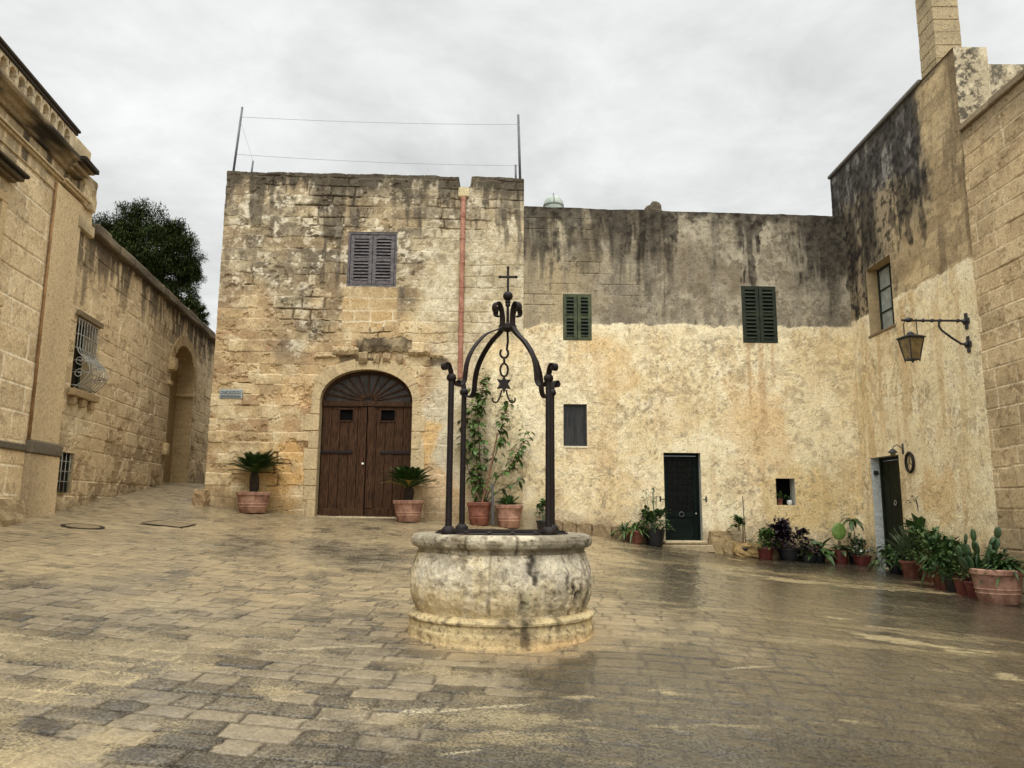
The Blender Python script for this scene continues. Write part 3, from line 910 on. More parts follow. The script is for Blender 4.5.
def f_right(U, Z):
    pc, pd = plaster_layer(U, Z, 300)
    n1 = fbm(U, Z, 0.7, 101, 4); n2 = fbm(U, Z, 2.6, 103, 5, 0.62); n3 = fbm(U, Z, 8.0, 105, 4, 0.65)
    pc = mixc(pc, lin(222, 204, 158), sstep(U + 1.5 * (n1 - .5), 1.6, 3.0) * sstep(n2, .38, .58) * 0.6)
    pc = mixc(pc, lin(206, 164, 96), blob(U, Z, 3.2, 1.9, 0.5, 0.5, 107, 3.0, 1.3) * 0.4)
    pc = mixc(pc, lin(186, 150, 92), sstep(fbm(U * 2.5, Z * .35, 1.3, 109, 4), .52, .66) * 0.45)
    up = mixc(lin(168, 144, 98) + 0 * U[..., None], lin(188, 164, 118), sstep(n2, 0.40, 0.62))
    up = mixc(up, lin(140, 120, 88), sstep(n1, 0.50, 0.66) * 0.5)
    r1, r2, de, dz = masonry(U, Z, (0.26, 0.30), (0.4, 0.7), 131, 0.03)
    up = mixc(up, lin(196, 172, 126), (r1 > .55) * .35)
    up = mixc(up, lin(132, 112, 80), (r2 > .7) * .35)
    up = mixc(up, lin(108, 90, 64), sstep(de, .018, .006) * sstep(fbm(U, Z, 1.1, 133, 3), .44, .58) * .55)
    up = mixc(up, lin(124, 106, 78), sstep(n3, .54, .66) * .5)
    old = np.maximum(sstep(U + 0.8 * (n1 - 0.5) * 2, 2.7, 1.9), sstep(Z + 1.2 * (n1 - .5), 7.3, 7.9) * sstep(U + .9 * (n2 - .5), 3.9, 3.2))
    up = mixc(up, mixc(lin(92, 84, 70) + 0 * U[..., None], lin(140, 124, 96), sstep(fbm(U * 3, Z * .5, 1.4, 125, 4), .44, .60)), old * .85)
    up = mixc(up, lin(60, 52, 42), sstep(n3, .52, .62) * old * .7)
    cem = sstep(Z - (9.0 - .28 * U) + 0.9 * (n1 - .5), -0.15, 0.30) * sstep(U + .5 * (n2 - .5), 3.75, 3.3)
    up = mixc(up, mixc(lin(92, 90, 86) + 0 * U[..., None], lin(124, 121, 115), sstep(n2, .4, .6)), cem * 0.8)
    s = streaks(U, Z + 0.25, 9.2, 111, 0.7)
    blk = np.clip(np.maximum.reduce([s * old, blob(U, Z, 0.25, 8.2, 0.5, 1.6, 113, 1.5, .7) * 0.9,
                                     blob(U, Z, 3.35, 7.9, 0.5, 1.2, 115, 1.8, .9), blob(U, Z, 1.9, 7.9, 1.3, .55, 116, 2.0, 1.0) * .9, streaks(U, Z, 8.6, 118, 0.5) * sstep(U, 3.9, 3.4), blob(U, Z, 1.2, 8.0, 0.9, 0.7, 117, 1.8, .9) * .8,
                                     streaks(U, Z, 9.0, 119, 0.4) * old * .8,
                                     sstep(np.abs(U - 0.35) + .1 * (n2 - .5), 0.16, 0.06) * sstep(Z, 5.6, 6.6)]), 0, 1)
    blk = blk * sstep(fbm(U * 2.5, Z * 0.8, 1.5, 121, 4), 0.30, 0.52)
    up = mixc(up, lin(34, 28, 22), np.clip(sstep(blk, .1, .9) * (0.6 + .8 * (n3 - .3)), 0, .9))
    up = mixc(up, lin(34, 28, 22), sstep(n3, .56, .64) * old * .6)
    up = mixc(up, lin(58, 50, 40), sstep(Z, 9.85, 10.02) * 0.6)
    up = mixc(up, lin(96, 80, 56), sstep(fbm(U * 3.5, Z * .4, 1.5, 127, 4), .54, .68) * sstep(U, 3.6, 4.0) * .6)
    line = 6.02 + 0.12 * (fbm(U, U * 0, 3.0, 123, 4) - 0.5) + 0.10 * sstep(U, 2.2, 0) * (fbm(U, U * 0, 5, 124, 3) - .5)
    e = sstep(Z + 0.12 * (n3 - 0.5), line - 0.03, line + 0.03)
    pc = mixc(pc, lin(226, 212, 176), sstep(Z, 5.3, 5.9) * sstep(n2, 0.42, 0.54) * 0.7)
    c = mixc(pc, up, e)
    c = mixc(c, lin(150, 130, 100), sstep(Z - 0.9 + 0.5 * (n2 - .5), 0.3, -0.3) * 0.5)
    d = pd * (1 - e) + e * (0.02 * (n2 - 0.5) + 0.01 * (n3 - .5) - 0.012)
    return c, d


def f_ashlar(U, Z, seed, hc, wc, base, alt, grey=0.3, mort=(206, 190, 152), rough=1.0, jw=0.014, top=99.0, lowz=None):
    r1, r2, de, dz = masonry(U, Z, hc, wc, seed, 0.010 * rough)
    n1 = fbm(U, Z, 0.6, seed + 1, 4); n2 = fbm(U, Z, 2.6, seed + 3, 5, 0.62); n3 = fbm(U, Z, 8.0, seed + 5, 4, 0.65)
    c = mixc(lin(*base) + 0 * U[..., None], lin(*alt), r1 * 0.8)
    c = mixc(c, lin(*base) * 0.72, sstep(r2, 0.72, 0.95) * 0.6)
    c = mixc(c, lin(132, 112, 80), sstep(n1, 0.50, 0.68) * grey)
    c = mixc(c, lin(*alt) * 1.12, sstep(n2, 0.54, 0.68) * 0.5)
    c = mixc(c, lin(120, 98, 66), sstep(n3, 0.58, 0.72) * 0.4)
    j = sstep(de, jw, jw * 0.35)
    lit = sstep(fbm(U, Z, 1.1, seed + 9, 3), 0.30, 0.50)
    c = mixc(c, lin(*mort), j * lit * 0.75)
    c = mixc(c, lin(112, 92, 64), j * (1 - lit) * 0.45)
    cav = sstep(fbm(U, Z, 4.0, seed + 11, 4, 0.6), 0.62, 0.70) * rough
    c = mixc(c, lin(128, 104, 70), cav * 0.35)
    d = (r1 - 0.5) * 0.016 * rough - j * 0.012 + 0.016 * rough * (n2 - 0.5) + 0.008 * (n3 - .5) - 0.014 * cav * rough
    return c, d, n1, n2


def f_stone_r(U, Z):
    c, d, n1, n2 = f_ashlar(U, Z, 401, (0.31, 0.35), (0.45, 0.85), (184, 158, 114), (202, 178, 134), 0.35, (216, 200, 164), 0.9, 0.017)
    c = mixc(c, lin(110, 94, 68), sstep(Z + .6 * (n2 - .5), 7.7, 8.4) * 0.75)
    c = mixc(c, lin(130, 112, 82), sstep(Z + .6 * (n2 - .5), 2.4, 0.9) * 0.6)
    return c, d


def f_palazzo(U, Z):
    c, d, n1, n2 = f_ashlar(U, Z, 501, (0.40, 0.44), (0.7, 1.1), (204, 178, 132), (216, 192, 148), 0.12, (238, 226, 194), 0.5, 0.020)
    c = mixc(c, lin(92, 80, 60), streaks(U, Z, 7.35, 511, 0.6) * 0.5)
    for uu, ll in ((11.3, .5), (12.1, .35), (12.75, .6), (13.3, .45)):
        c = mixc(c, lin(56, 48, 38), sstep(np.abs(U - uu) + .05 * (n2 - .5), .13, .07) * sstep(Z + .2 * (n1 - .5), 7.3 - ll, 7.38 - ll) * .8)
    c = mixc(c, lin(70, 60, 46), blob(U, Z, 12.95, 6.6, .12, .7, 517, 2, .5) * .7)
    c = mixc(c, lin(190, 154, 98), sstep(Z, 3.4, 2.2) * sstep(n1, .4, .6) * 0.5)
    c = mixc(c, lin(86, 76, 62), blob(U, Z, 12.9, 2.55, 0.62, 0.16, 513, 3, .5) * 0.8)
    return c, d


def f_garden(U, Z):
    c1, d1, n1, n2 = f_ashlar(U, Z, 601, (0.27, 0.31), (0.42, 0.72), (192, 166, 122), (206, 182, 138), 0.25, (216, 198, 160), 1.0, 0.012)
    low = sstep(Z + 0.8 * (n1 - .5), 4.2, 3.0)
    c = mixc(c1, lin(170, 144, 100), low * sstep(n2, 0.4, 0.6) * 0.5)
    c = mixc(c, lin(134, 110, 74), low * sstep(n2, 0.52, 0.38) * 0.7)
    c = mixc(c, lin(206, 188, 148), blob(U, Z, 14.3, 3.2, 0.9, 0.5, 611) * 0.5)
    st = streaks(U, Z, 6.75 - .0, 613, 0.7) * sstep(Z, 5.5, 6.3)
    c = mixc(c, lin(58, 48, 36), np.clip(st * 0.8 + sstep(Z, 6.45, 6.75) * 0.5, 0, .9))
    c = mixc(c, lin(96, 84, 62), blob(U, Z, 13.95, 6.0, 0.16, 0.9, 615, 2, .4) * 0.7)
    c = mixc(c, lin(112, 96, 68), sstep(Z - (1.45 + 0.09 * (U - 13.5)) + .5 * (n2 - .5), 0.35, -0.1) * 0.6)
    d = d1 - 0.02 * low * sstep(n2, 0.5, 0.36)
    return c, d


# ------------------------------------------------------------------ building 1: the tall stone townhouse
DOOR = dict(ua=-4.42, ub=-2.30, za=1.0, zs=4.02, zt=4.74, d=0.30, rc=(176, 154, 112))
WIN1 = dict(ua=-3.93, ub=-2.77, za=6.73, zb=8.08, d=0.10, rc=(176, 160, 124))
town = thing('townhouse', FA.p(-3.3, 0, 1.4), 'tall weathered stone house with arched brown carriage door and purple-grey shutters', 'house')


def town_top(U):
    j = 0.05 * (fbm(U, U * 0, 3.0, 71, 3) - 0.5)
    return j - 0.27 * sstep(np.abs(U + 1.17), 0.15, 0.12)


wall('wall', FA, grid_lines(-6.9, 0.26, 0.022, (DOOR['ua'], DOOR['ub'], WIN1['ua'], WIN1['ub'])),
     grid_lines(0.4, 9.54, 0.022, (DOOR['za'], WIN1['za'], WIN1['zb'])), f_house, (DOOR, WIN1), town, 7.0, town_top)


def voussoirs():
    """worn stone surround of the carriage door"""
    mb = MB()
    c = (DOOR['ua'] + DOOR['ub']) / 2; a = (DOOR['ub'] - DOOR['ua']) / 2; r = DOOR['zt'] - DOOR['zs']
    N = 7
    for k in range(N):
        t0 = pi * k / N + 0.004; t1 = pi * (k + 1) / N - 0.004
        n = 5; vs = []
        ro = 0.20 + 0.05 * ((k * 7) % 3)
        for i in range(n + 1):
            t = t0 + (t1 - t0) * i / n
            for off in (-0.004, ro):
                for w in (-0.05, 0.022 + 0.004 * ((k * 5) % 3)):
                    vs.append(FA.p(c + (a + off) * cos(t), w, DOOR['zs'] + (r + off) * sin(t)))
        fs = []
        for i in range(n):
            o = i * 4
            fs += [(o + 1, o + 3, o + 7, o + 5), (o, o + 1, o + 5, o + 4), (o + 3, o + 2, o + 6, o + 7)]
        fs += [(0, 2, 3, 1), (n * 4, n * 4 + 1, n * 4 + 3, n * 4 + 2)]
        mb.add(vs, fs)
    z = DOOR['zs'] - 0.005
    rng = random.Random(4)
    while z > 1.3:
        h = rng.uniform(0.3, 0.5)
        for s in (0, 1):
            w = rng.uniform(0.18, 0.34); pr = 0.02 + rng.uniform(0, 0.015)
            if s == 0: FA.box(mb, DOOR['ua'] - w, DOOR['ua'] + 0.003, -0.05, pr, z - h + 0.012, z, 0.012)
            else: FA.box(mb, DOOR['ub'] - 0.003, DOOR['ub'] + w, -0.05, pr, z - h + 0.012, z, 0.012)
        z -= h
    stone_mesh(mb, 'door_surround', (182, 160, 118), town, 0.25, 3, 0.006)


voussoirs()


def broken_ledge():
    def slab(mb, u0, u1, z0, z1, pr, seed, tip=0.0):
        """a rough, eroded slab: gridded box with a ragged front"""
        n = max(3, int((u1 - u0) / .06)); vs = []; fs = []
        rng = random.Random(seed)
        m = 6
        for i in range(n + 1):
            t = i / n; u = u0 + (u1 - u0) * t
            p = pr * (1 - tip * abs(2 * t - 1)) * rng.uniform(.7, 1.1)
            a = z0 + rng.uniform(-.015, .035); b_ = z1 + rng.uniform(-.02, .012)
            for (w, z) in ((-.06, a), (p * .55, a + rng.uniform(-.01, .03)), (p, a + (b_ - a) * rng.uniform(.35, .6)), (p * rng.uniform(.85, 1), b_ - .02), (p * .6, b_), (-.06, b_)):
                vs.append(FA.p(u, w, z))
        for i in range(n):
            for k in range(m):
                k2 = (k + 1) % m
                fs.append((i * m + k, (i + 1) * m + k, (i + 1) * m + k2, i * m + k2))
        fs.append(tuple(range(m))); fs.append(tuple(n * m + k for k in range(m - 1, -1, -1)))
        mb.add(vs, fs)
    for k, (u0, u1, z0, z1, p, tp) in enumerate(((-4.18, -3.58, 5.06, 5.26, .16, .5), (-2.42, -1.92, 5.05, 5.22, .20, .4), (-1.98, -1.60, 5.02, 5.12, .10, .4), (-4.6, -4.1, 4.98, 5.07, .08, .5))):
        mb = MB(); slab(mb, u0, u1, z0, z1, p, k + 1, tp); stone_mesh(mb, 'broken_cornice', (172, 150, 110), town, 0.3, 5 + k, 0.012)
    for k, (u, z, w_, h, p) in enumerate(((-3.46, 5.0, .20, .26, .15), (-3.16, 4.98, .14, .24, .11), (-2.92, 5.0, .17, .24, .14), (-2.62, 4.97, .13, .22, .10))):
        mb = MB(); slab(mb, u - w_ / 2, u + w_ / 2, z - h / 2, z + h / 2, p, 10 + k, .2); stone_mesh(mb, 'corbel', (150, 128, 92), town, 0.3, 15 + k, 0.012)
    m2 = MB(); slab(m2, -3.62, -2.36, 5.14, 5.46, .11, 7, .1); slab(m2, -3.3, -2.5, 5.40, 5.50, .07, 8, .2)
    def st(co, c):
        n = fbm(co[:, 0], co[:, 2], 5, 58, 4)
        return mixc(c, lin(58, 48, 36), sstep(n, .42, .58) * .8)
    stone_mesh(m2, 'weathered_block', (146, 128, 94), town, 0.3, 6, 0.012, st)


broken_ledge()


def carriage_door():
    w = -0.26
    c = (DOOR['ua'] + DOOR['ub']) / 2; a = (DOOR['ub'] - DOOR['ua']) / 2; zs = DOOR['zs'] - 0.02; r = DOOR['zt'] - DOOR['zs']
    z0 = 1.33
    back = MB(); FA.box(back, DOOR['ua'] - .05, DOOR['ub'] + .05, w - 0.12, w - 0.10, 0.8, zs + r + 0.05)
    back.build('door_backing', M_DARK, town)
    for s in (-1, 1):
        leaf = MB()
        ua, ub = (DOOR['ua'] + 0.02, c - 0.012) if s < 0 else (c + 0.012, DOOR['ub'] - 0.02)
        n = 5
        pw = (ub - ua) / n
        # spy window in the middle of the leaf
        sa, sb = (ua + 0.40, ua + 0.70) if s < 0 else (ua + 0.30, ua + 0.62)
        za, zb = 3.57, 3.82
        for k in range(n):
            x0, x1 = ua + k * pw + 0.004, ua + (k + 1) * pw - 0.004
            pr = 0.006 * ((k * 3 + (s > 0)) % 2)
            if x1 > sa and x0 < sb:
                FA.box(leaf, x0, x1, w - 0.04, w + pr, z0, za - 0.001, 0.006); FA.box(leaf, x0, x1, w - 0.04, w + pr, zb + 0.001, zs - 0.11, 0.006)
                if x0 < sa: FA.box(leaf, x0, sa, w - 0.04, w + pr, za, zb)
                if x1 > sb: FA.box(leaf, sb, x1, w - 0.04, w + pr, za, zb)
            else:
                FA.box(leaf, x0, x1, w - 0.04, w + pr, z0, zs - 0.11, 0.006)
        lf = leaf.build('door_leaf', M_WOOD, town)
        rl = MB()
        FA.box(rl, ua, ub, w + 0.008, w + 0.03, z0, z0 + 0.22, 0.006)
        if s < 0: FA.box(rl, ub - 0.13, ub, w + 0.008, w + 0.028, z0 + 0.224, zs - 0.12, 0.006)
        else: FA.box(rl, ua, ua + 0.16, w + 0.008, w + 0.045, z0 + 0.224, zs - 0.12, 0.008)
        FA.box(rl, ua + (0 if s < 0 else 0.164), ub - (0.134 if s < 0 else 0), w + 0.008, w + 0.028, 3.92, zs - 0.12, 0.006)
        rl.build('rail', M_WOOD, lf)
        st = MB(); FA.box(st, ua + (0.0 if s < 0 else 0.30), ub - (0.30 if s < 0 else 0.0), w + 0.010, w + 0.03, 2.80, 2.86, 0.004)
        st.build('iron_strap', M_IRON, lf)
        fr = MB()
        for (p, q, e, g) in ((sa - .03, sb + .03, za - .03, za), (sa - .03, sb + .03, zb, zb + .03), (sa - .03, sa, za + .001, zb - .001), (sb, sb + .03, za + .001, zb - .001)):
            FA.box(fr, p, q, w + 0.008, w + 0.024, e, g)
        f = fr.build('spy_window', M_WOOD2, lf)
        pn = MB(); FA.box(pn, sa, sb, w - 0.03, w - 0.025, za, zb); pn.build('pane', M_DARK, f)
        if s < 0:
            kb = MB(); kb.ball(FA.p(ub - 0.05, w + 0.06, 2.56), 0.032); kb.tube([FA.p(ub - 0.05, w, 2.56), FA.p(ub - 0.05, w + 0.05, 2.56)], 0.012)
            kb.build('knob', M_WPOT, lf, True)
    tr = MB()
    FA.box(tr, DOOR['ua'], DOOR['ub'], w - 0.05, w + 0.05, zs - 0.105, zs + 0.02, 0.01)
    tr.build('transom', M_WOOD2, town)
    fan = MB()
    pth = [FA.p(c + (a - 0.03) * cos(pi * i / 24), w, zs + 0.02 + (r - 0.04) * sin(pi * i / 24)) for i in range(25)]
    fan.ribbon(pth, (FA.n[0], FA.n[1], 0), 0.07, 0.08)
    for k in range(1, 12):
        t = pi * k / 12
        p0 = FA.p(c + 0.13 * cos(t), w, zs + 0.02 + 0.09 * sin(t)); p1 = FA.p(c + (a - 0.05) * cos(t), w, zs + 0.02 + (r - 0.06) * sin(t))
        fan.ribbon([p0, p1], (FA.n[0], FA.n[1], 0), 0.05, 0.034)
    fan.ribbon([FA.p(c + 0.14 * cos(pi * i / 10), w, zs + 0.02 + 0.10 * sin(pi * i / 10)) for i in range(11)], (FA.n[0], FA.n[1], 0), 0.05, 0.04)
    fo = fan.build('fanlight', M_WOOD2, town)
    gl = MB()
    vs = [FA.p(c + (a - 0.01) * cos(pi * i / 24), w - 0.02, zs + 0.02 + (r - 0.01) * sin(pi * i / 24)) for i in range(25)]
    gl.add(vs, [tuple(range(25))]); gl.build('pane', M_FAN, fo)
    th = MB(); FA.box(th, DOOR['ua'] - 0.1, DOOR['ub'] + 0.1, -0.35, 0.03, 1.0, 1.36, 0.02)
    stone_mesh(th, 'threshold', (176, 160, 126), town, 0.2, 8, 0.006)


carriage_door()


def shutter(parent, pl, ua, ub, za, zb, w, m_frame, m_slat, panels=2, nsl=9, gap=0.006):
    """pair of louvred shutter leaves"""
    bk0 = MB(); pl.box(bk0, ua - .01, ub + .01, w - .075, w - .06, za - .01, zb + .01); bk0.build('shutter_backing', M_DARK, parent)
    mid = (ua + ub) / 2
    for s in (0, 1):
        x0, x1 = (ua, mid - gap) if s == 0 else (mid + gap, ub)
        fr = MB(); t = 0.085 if (ub - ua) > .8 else 0.078
        pl.box(fr, x0, x0 + t, w - .035, w, za, zb, .004); pl.box(fr, x1 - t, x1, w - .035, w, za, zb, .004)
        H = zb - za
        cuts = [za, za + t * 1.1] + ([za + H * 0.5 - t / 2, za + H * .5 + t / 2] if panels == 2 else []) + [zb - t * 1.1, zb]
        for i in range(0, len(cuts), 2):
            pl.box(fr, x0 + t + .0005, x1 - t - .0005, w - .033, w - .002, cuts[i], cuts[i + 1], .004)
        f = fr.build('shutter_leaf', m_frame, parent)
        sl = MB()
        for i in range(1, len(cuts) - 1, 2):
            a, b_ = cuts[i], cuts[i + 1]
            n = max(3, int(round((b_ - a) / (H / (nsl * panels)))))
            for k in range(n):
                z = a + (b_ - a) * (k + .5) / n
                M = pl.M @ Matrix.Rotation(radians(-38), 3, 'X')
                sl.box(pl.p((x0 + x1) / 2, w - .018, z), (x1 - x0 - 2 * t + .004, .006, (b_ - a) / n * 1.12), M)
        sl.build('louvre', m_slat, f)
        bk = MB(); pl.box(bk, x0 + .01, x1 - .01, w - .05, w - .045, za + .01, zb - .01); bk.build('backing', M_DARK, f)


wf = MB()
u0, u1, z0, z1 = WIN1['ua'], WIN1['ub'], WIN1['za'], WIN1['zb']
for q in ((u0, u0 + .05, z0, z1), (u1 - .05, u1, z0, z1), (u0 + .0505, u1 - .0505, z1 - .06, z1), (u0 + .0505, u1 - .0505, z0, z0 + .05)):
    FA.box(wf, q[0], q[1], -0.09, -0.01, q[2], q[3], .005)
wfo = wf.build('shuttered_window', M_SHUT_P, town)
shutter(wfo, FA, u0 + .06, u1 - .06, z0 + .06, z1 - .07, -0.02, M_SHUT_P, M_SHUT_P, 2, 8)

dp = MB()
for k, (za, zb) in enumerate(((4.55, 5.0), (5.0, 5.62), (5.62, 6.2), (6.2, 6.8), (6.8, 7.4), (7.4, 8.0), (8.0, 8.55), (8.55, 8.98))):
    dp.tube([FA.p(-1.21, 0.03, za + .004), FA.p(-1.21, 0.03, zb - .08), FA.p(-1.21, 0.03, zb - .075), FA.p(-1.21, 0.03, zb - .004)], [.058, .058, .068, .068], 14)
dp.build('clay_downpipe', M_PIPE, town, True, 40)
sp = MB(); FA.box(sp, -1.33, -1.06, -0.1, 0.06, 9.0, 9.24, .02)
stone_mesh(sp, 'rain_outlet', (182, 166, 124), town, .3, 3, .012)

# ------------------------------------------------------------------ building 2: the low plastered house
W2 = dict(ua=1.20, ub=1.88, za=5.50, zb=6.63, d=.06, rc=(150, 136, 106))
W3 = dict(ua=5.50, ub=6.34, za=5.50, zb=6.90, d=.06, rc=(150, 136, 106))
W4 = dict(ua=1.20, ub=1.75, za=3.00, zb=3.98, d=.14, rc=(196, 178, 134))
GD = dict(ua=3.52, ub=4.38, za=0.86, zb=2.87, d=.24, rc=(176, 176, 164))
NI = dict(ua=6.12, ub=6.57, za=1.69, zb=2.30, d=.30, rc=(190, 186, 170))
low = thing('plastered_house', FA.p(4, 0, .8), 'low house with peeling cream plaster below and black-streaked bare wall above', 'house')


def low_top(U):
    return 0.05 * (fbm(U, U * 0, 2.0, 72, 3) - 0.5) - 0.012 * U + 0.06


hs = (W2, W3, W4, GD, NI)
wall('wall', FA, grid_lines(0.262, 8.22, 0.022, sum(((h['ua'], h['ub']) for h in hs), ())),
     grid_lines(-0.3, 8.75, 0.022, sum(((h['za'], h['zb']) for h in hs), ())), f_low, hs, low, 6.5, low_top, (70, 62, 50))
shutter(low, FA, 1.205, 1.875, 5.505, 6.625, 0.015, M_SHUT_G, M_SHUT_G2, 2, 7)
shutter(low, FA, 5.505, 6.335, 5.505, 6.895, 0.015, M_SHUT_G2, M_SHUT_G2, 2, 8)


def frame_window(parent, pl, h, w, t, m_f, m_p, nu=1, nz=1, bt=.02, name='window'):
    fr = MB(); ua, ub, za, zb = h['ua'], h['ub'], h['za'], h['zb']
    for q in ((ua, ua + t, za, zb), (ub - t, ub, za, zb), (ua + t + .0005, ub - t - .0005, zb - t, zb), (ua + t + .0005, ub - t - .0005, za, za + t)):
        pl.box(fr, q[0], q[1], w - .05, w, q[2], q[3], .004)
    for k in range(1, nz):
        z = za + (zb - za) * k / nz
        pl.box(fr, ua + t + .0005, ub - t - .0005, w - .04, w - .004, z - bt / 2, z + bt / 2)
    for k in range(1, nu):
        u = ua + (ub - ua) * k / nu
        pl.box(fr, u - bt / 2, u + bt / 2, w - .042, w - .006, za + t + .0005, zb - t - .0005)
    f = fr.build(name, m_f, parent)
    pn = MB(); pl.box(pn, ua + t * .5, ub - t * .5, w - .036, w - .030, za + t * .5, zb - t * .5); pn.build('pane', m_p, f)
    bk = MB(); pl.box(bk, ua - .02, ub + .02, w - .10, w - .09, za - .02, zb + .02); bk.build('backing', M_DARK, f)
    return f


frame_window(low, FA, W4, -0.07, .04, M_BLACK, M_CURT, 2, 1, .012)
sl4 = MB(); FA.box(sl4, 1.19, 1.76, -0.08, .012, 2.955, 2.998, .006); stone_mesh(sl4, 'sill', (206, 194, 160), low, .1, 2)


def green_door():
    w = -0.20; ua, ub, za, zb = GD['ua'], GD['ub'], GD['za'], GD['zb']
    fr = MB()
    for q in ((ua, ua + .045, za, zb), (ub - .045, ub, za, zb), (ua + .0455, ub - .0455, zb - .06, zb)):
        FA.box(fr, q[0], q[1], w - .04, w + .03, q[2], q[3], .005)
    fr.build('door_frame', M_DOOR_G, low)
    lf = MB(); a, b_ = ua + .05, ub - .05
    for q in ((a, a + .09, za + .01, zb - .065), (b_ - .09, b_, za + .01, zb - .065), (a + .0905, b_ - .0905, zb - .17, zb - .065), (a + .0905, b_ - .0905, za + .01, za + .16), (a + .0905, b_ - .0905, 1.40, 1.50)):
        FA.box(lf, q[0], q[1], w - .05, w, q[2], q[3], .004)
    FA.box(lf, a + .085, b_ - .085, w - .045, w - .02, za + .15, 1.41)
    d = lf.build('door_leaf', M_DOOR_G, low)
    gr = MB()
    for k in range(1, 5):
        u = a + .09 + (b_ - a - .18) * k / 5
        FA.box(gr, u - .009, u + .009, w - .04, w - .01, 1.50, zb - .17)
    for k in range(1, 9):
        z = 1.50 + (zb - .17 - 1.50) * k / 9
        FA.box(gr, a + .09, b_ - .09, w - .038, w - .012, z - .008, z + .008)
    gr.build('glazing_bar', M_DOOR_G, d)
    pn = MB(); FA.box(pn, a + .08, b_ - .08, w - .035, w - .03, 1.49, zb - .16); pn.build('pane', M_GLASS, d)
    kn = MB()
    cc = (a + b_) / 2
    kn.tube([FA.p(cc + .055 * cos(t * pi / 8), w + .02, 1.46 + .055 * sin(t * pi / 8)) for t in range(17)], .009, 6)
    kn.ball(FA.p(cc, w + .02, 1.515), .02)
    kn.build('knocker', M_STEEL, d, True)
    hd = MB(); hd.ball(FA.p(b_ - .045, w + .03, 1.48), .022); hd.build('knob', M_GRILLE, d, True)
    for s, u in ((0, ua - .10), (1, ub + .10)):
        hk = MB()
        u2 = ua - .005 if s == 0 else ub + .005
        hk.tube([FA.p(u, .0, 1.81), FA.p(u, .05, 1.81), FA.p((u + u2) / 2, .055, 1.80), FA.p(u2, .05, 1.80)], .011, 6)
        FA.box(hk, u - .018, u + .018, 0, .016, 1.75, 1.87, .004)
        hk.build('shutter_hook', M_BLACK, low, True, 40)
    for k, (e, z0, z1, pr) in enumerate(((.03, .80, .872, .10), (.13, .62, .785, .22))):
        st = MB(); FA.box(st, ua - .02 - e, ub + .04 + e * 1.4, -.22 if k == 0 else -.05, pr, z0, z1, .02)
        stone_mesh(st, 'doorstep', (158, 140, 106) if k else (178, 162, 126), low, .2, 20 + k, .012)


green_door()
nb = MB(); FA.box(nb, NI['ua'] - .02, NI['ub'] + .02, -.32, -.30, NI['za'] - .02, NI['zb'] + .02); nb.build('niche_back', M_DARK, low)


def foundation():
    mb = MB(); rng = random.Random(12)
    u = 0.75
    while u < 3.30:
        w = rng.uniform(.25, .6)
        top = 1.30 - 0.075 * (u - .9)
        rock(mb, FA.p(u + w / 2, .03, top - .32), (w * .98, .22 + rng.uniform(0, .05), .66), int(rng.random() * 999), 4, FA.M)
        u += w
    stone_mesh(mb, 'foundation_stone', (132, 112, 80), low, .35, 7, .02)
    m2 = MB()
    for u, z, a, h, pr in ((4.75, .86, .5, .5, .18), (5.05, .66, .55, .42, .26), (5.45, .66, .4, .3, .2), (4.66, .72, .3, .5, .22), (5.9, .62, .6, .4, .14), (6.6, .55, .6, .35, .12), (7.3, .5, .7, .4, .12), (7.9, .55, .5, .5, .1)):
        rock(m2, FA.p(u, pr / 2 - .04, z), (a, pr + .08, h), int(u * 77), 4, FA.M)
    stone_mesh(m2, 'rubble_footing', (150, 128, 88), low, .4, 9, .03)


foundation()
ch = MB()
prof = [(.17, 0), (.17, .05), (.15, .10), (.15, .20), (.13, .27), (.08, .32), (.02, .345)]
ch.lathe(FA.p(3.50, -.16, 8.72), prof, 10)
stone_mesh(ch, 'chimney_cap', (88, 78, 62), low, .4, 4, .03)
cs = MB()
rock(cs, FA.p(3.36, -.12, 8.80), (.22, .2, .22), 5, 3, FA.M)
stone_mesh(cs, 'coping_stone', (80, 70, 55), low, .4, 5, .02)

# ------------------------------------------------------------------ building 3: the corner house on the right
W5 = dict(ua=0.92, ub=2.06, za=5.50, zb=7.04, d=.30, rc=(170, 146, 104))
D5 = dict(ua=0.50, ub=1.80, za=0.15, zb=2.75, d=.26, rc=(186, 190, 184))
corner = thing('corner_house', RI.p(2, 0, .3), 'tall plastered house at the right with soot-black streaks and square chimney', 'house')


def corner_top(U):
    return 0.04 * (fbm(U, U * 0, 2.0, 73, 3) - 0.5)


hs = (W5, D5)
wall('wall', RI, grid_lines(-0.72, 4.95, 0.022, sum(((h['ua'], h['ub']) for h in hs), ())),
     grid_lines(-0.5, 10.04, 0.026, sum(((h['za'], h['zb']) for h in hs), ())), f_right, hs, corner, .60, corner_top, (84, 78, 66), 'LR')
frame_window(corner, RI, W5, -0.25, .05, M_SHUT_G2, M_PANE, 2, 3, .03)
slr = MB(); RI.box(slr, W5['ua'] - .05, W5['ub'] + .05, -.2, .03, 5.44, 5.499, .01); stone_mesh(slr, 'sill', (120, 102, 74), corner, .2, 3, .006)


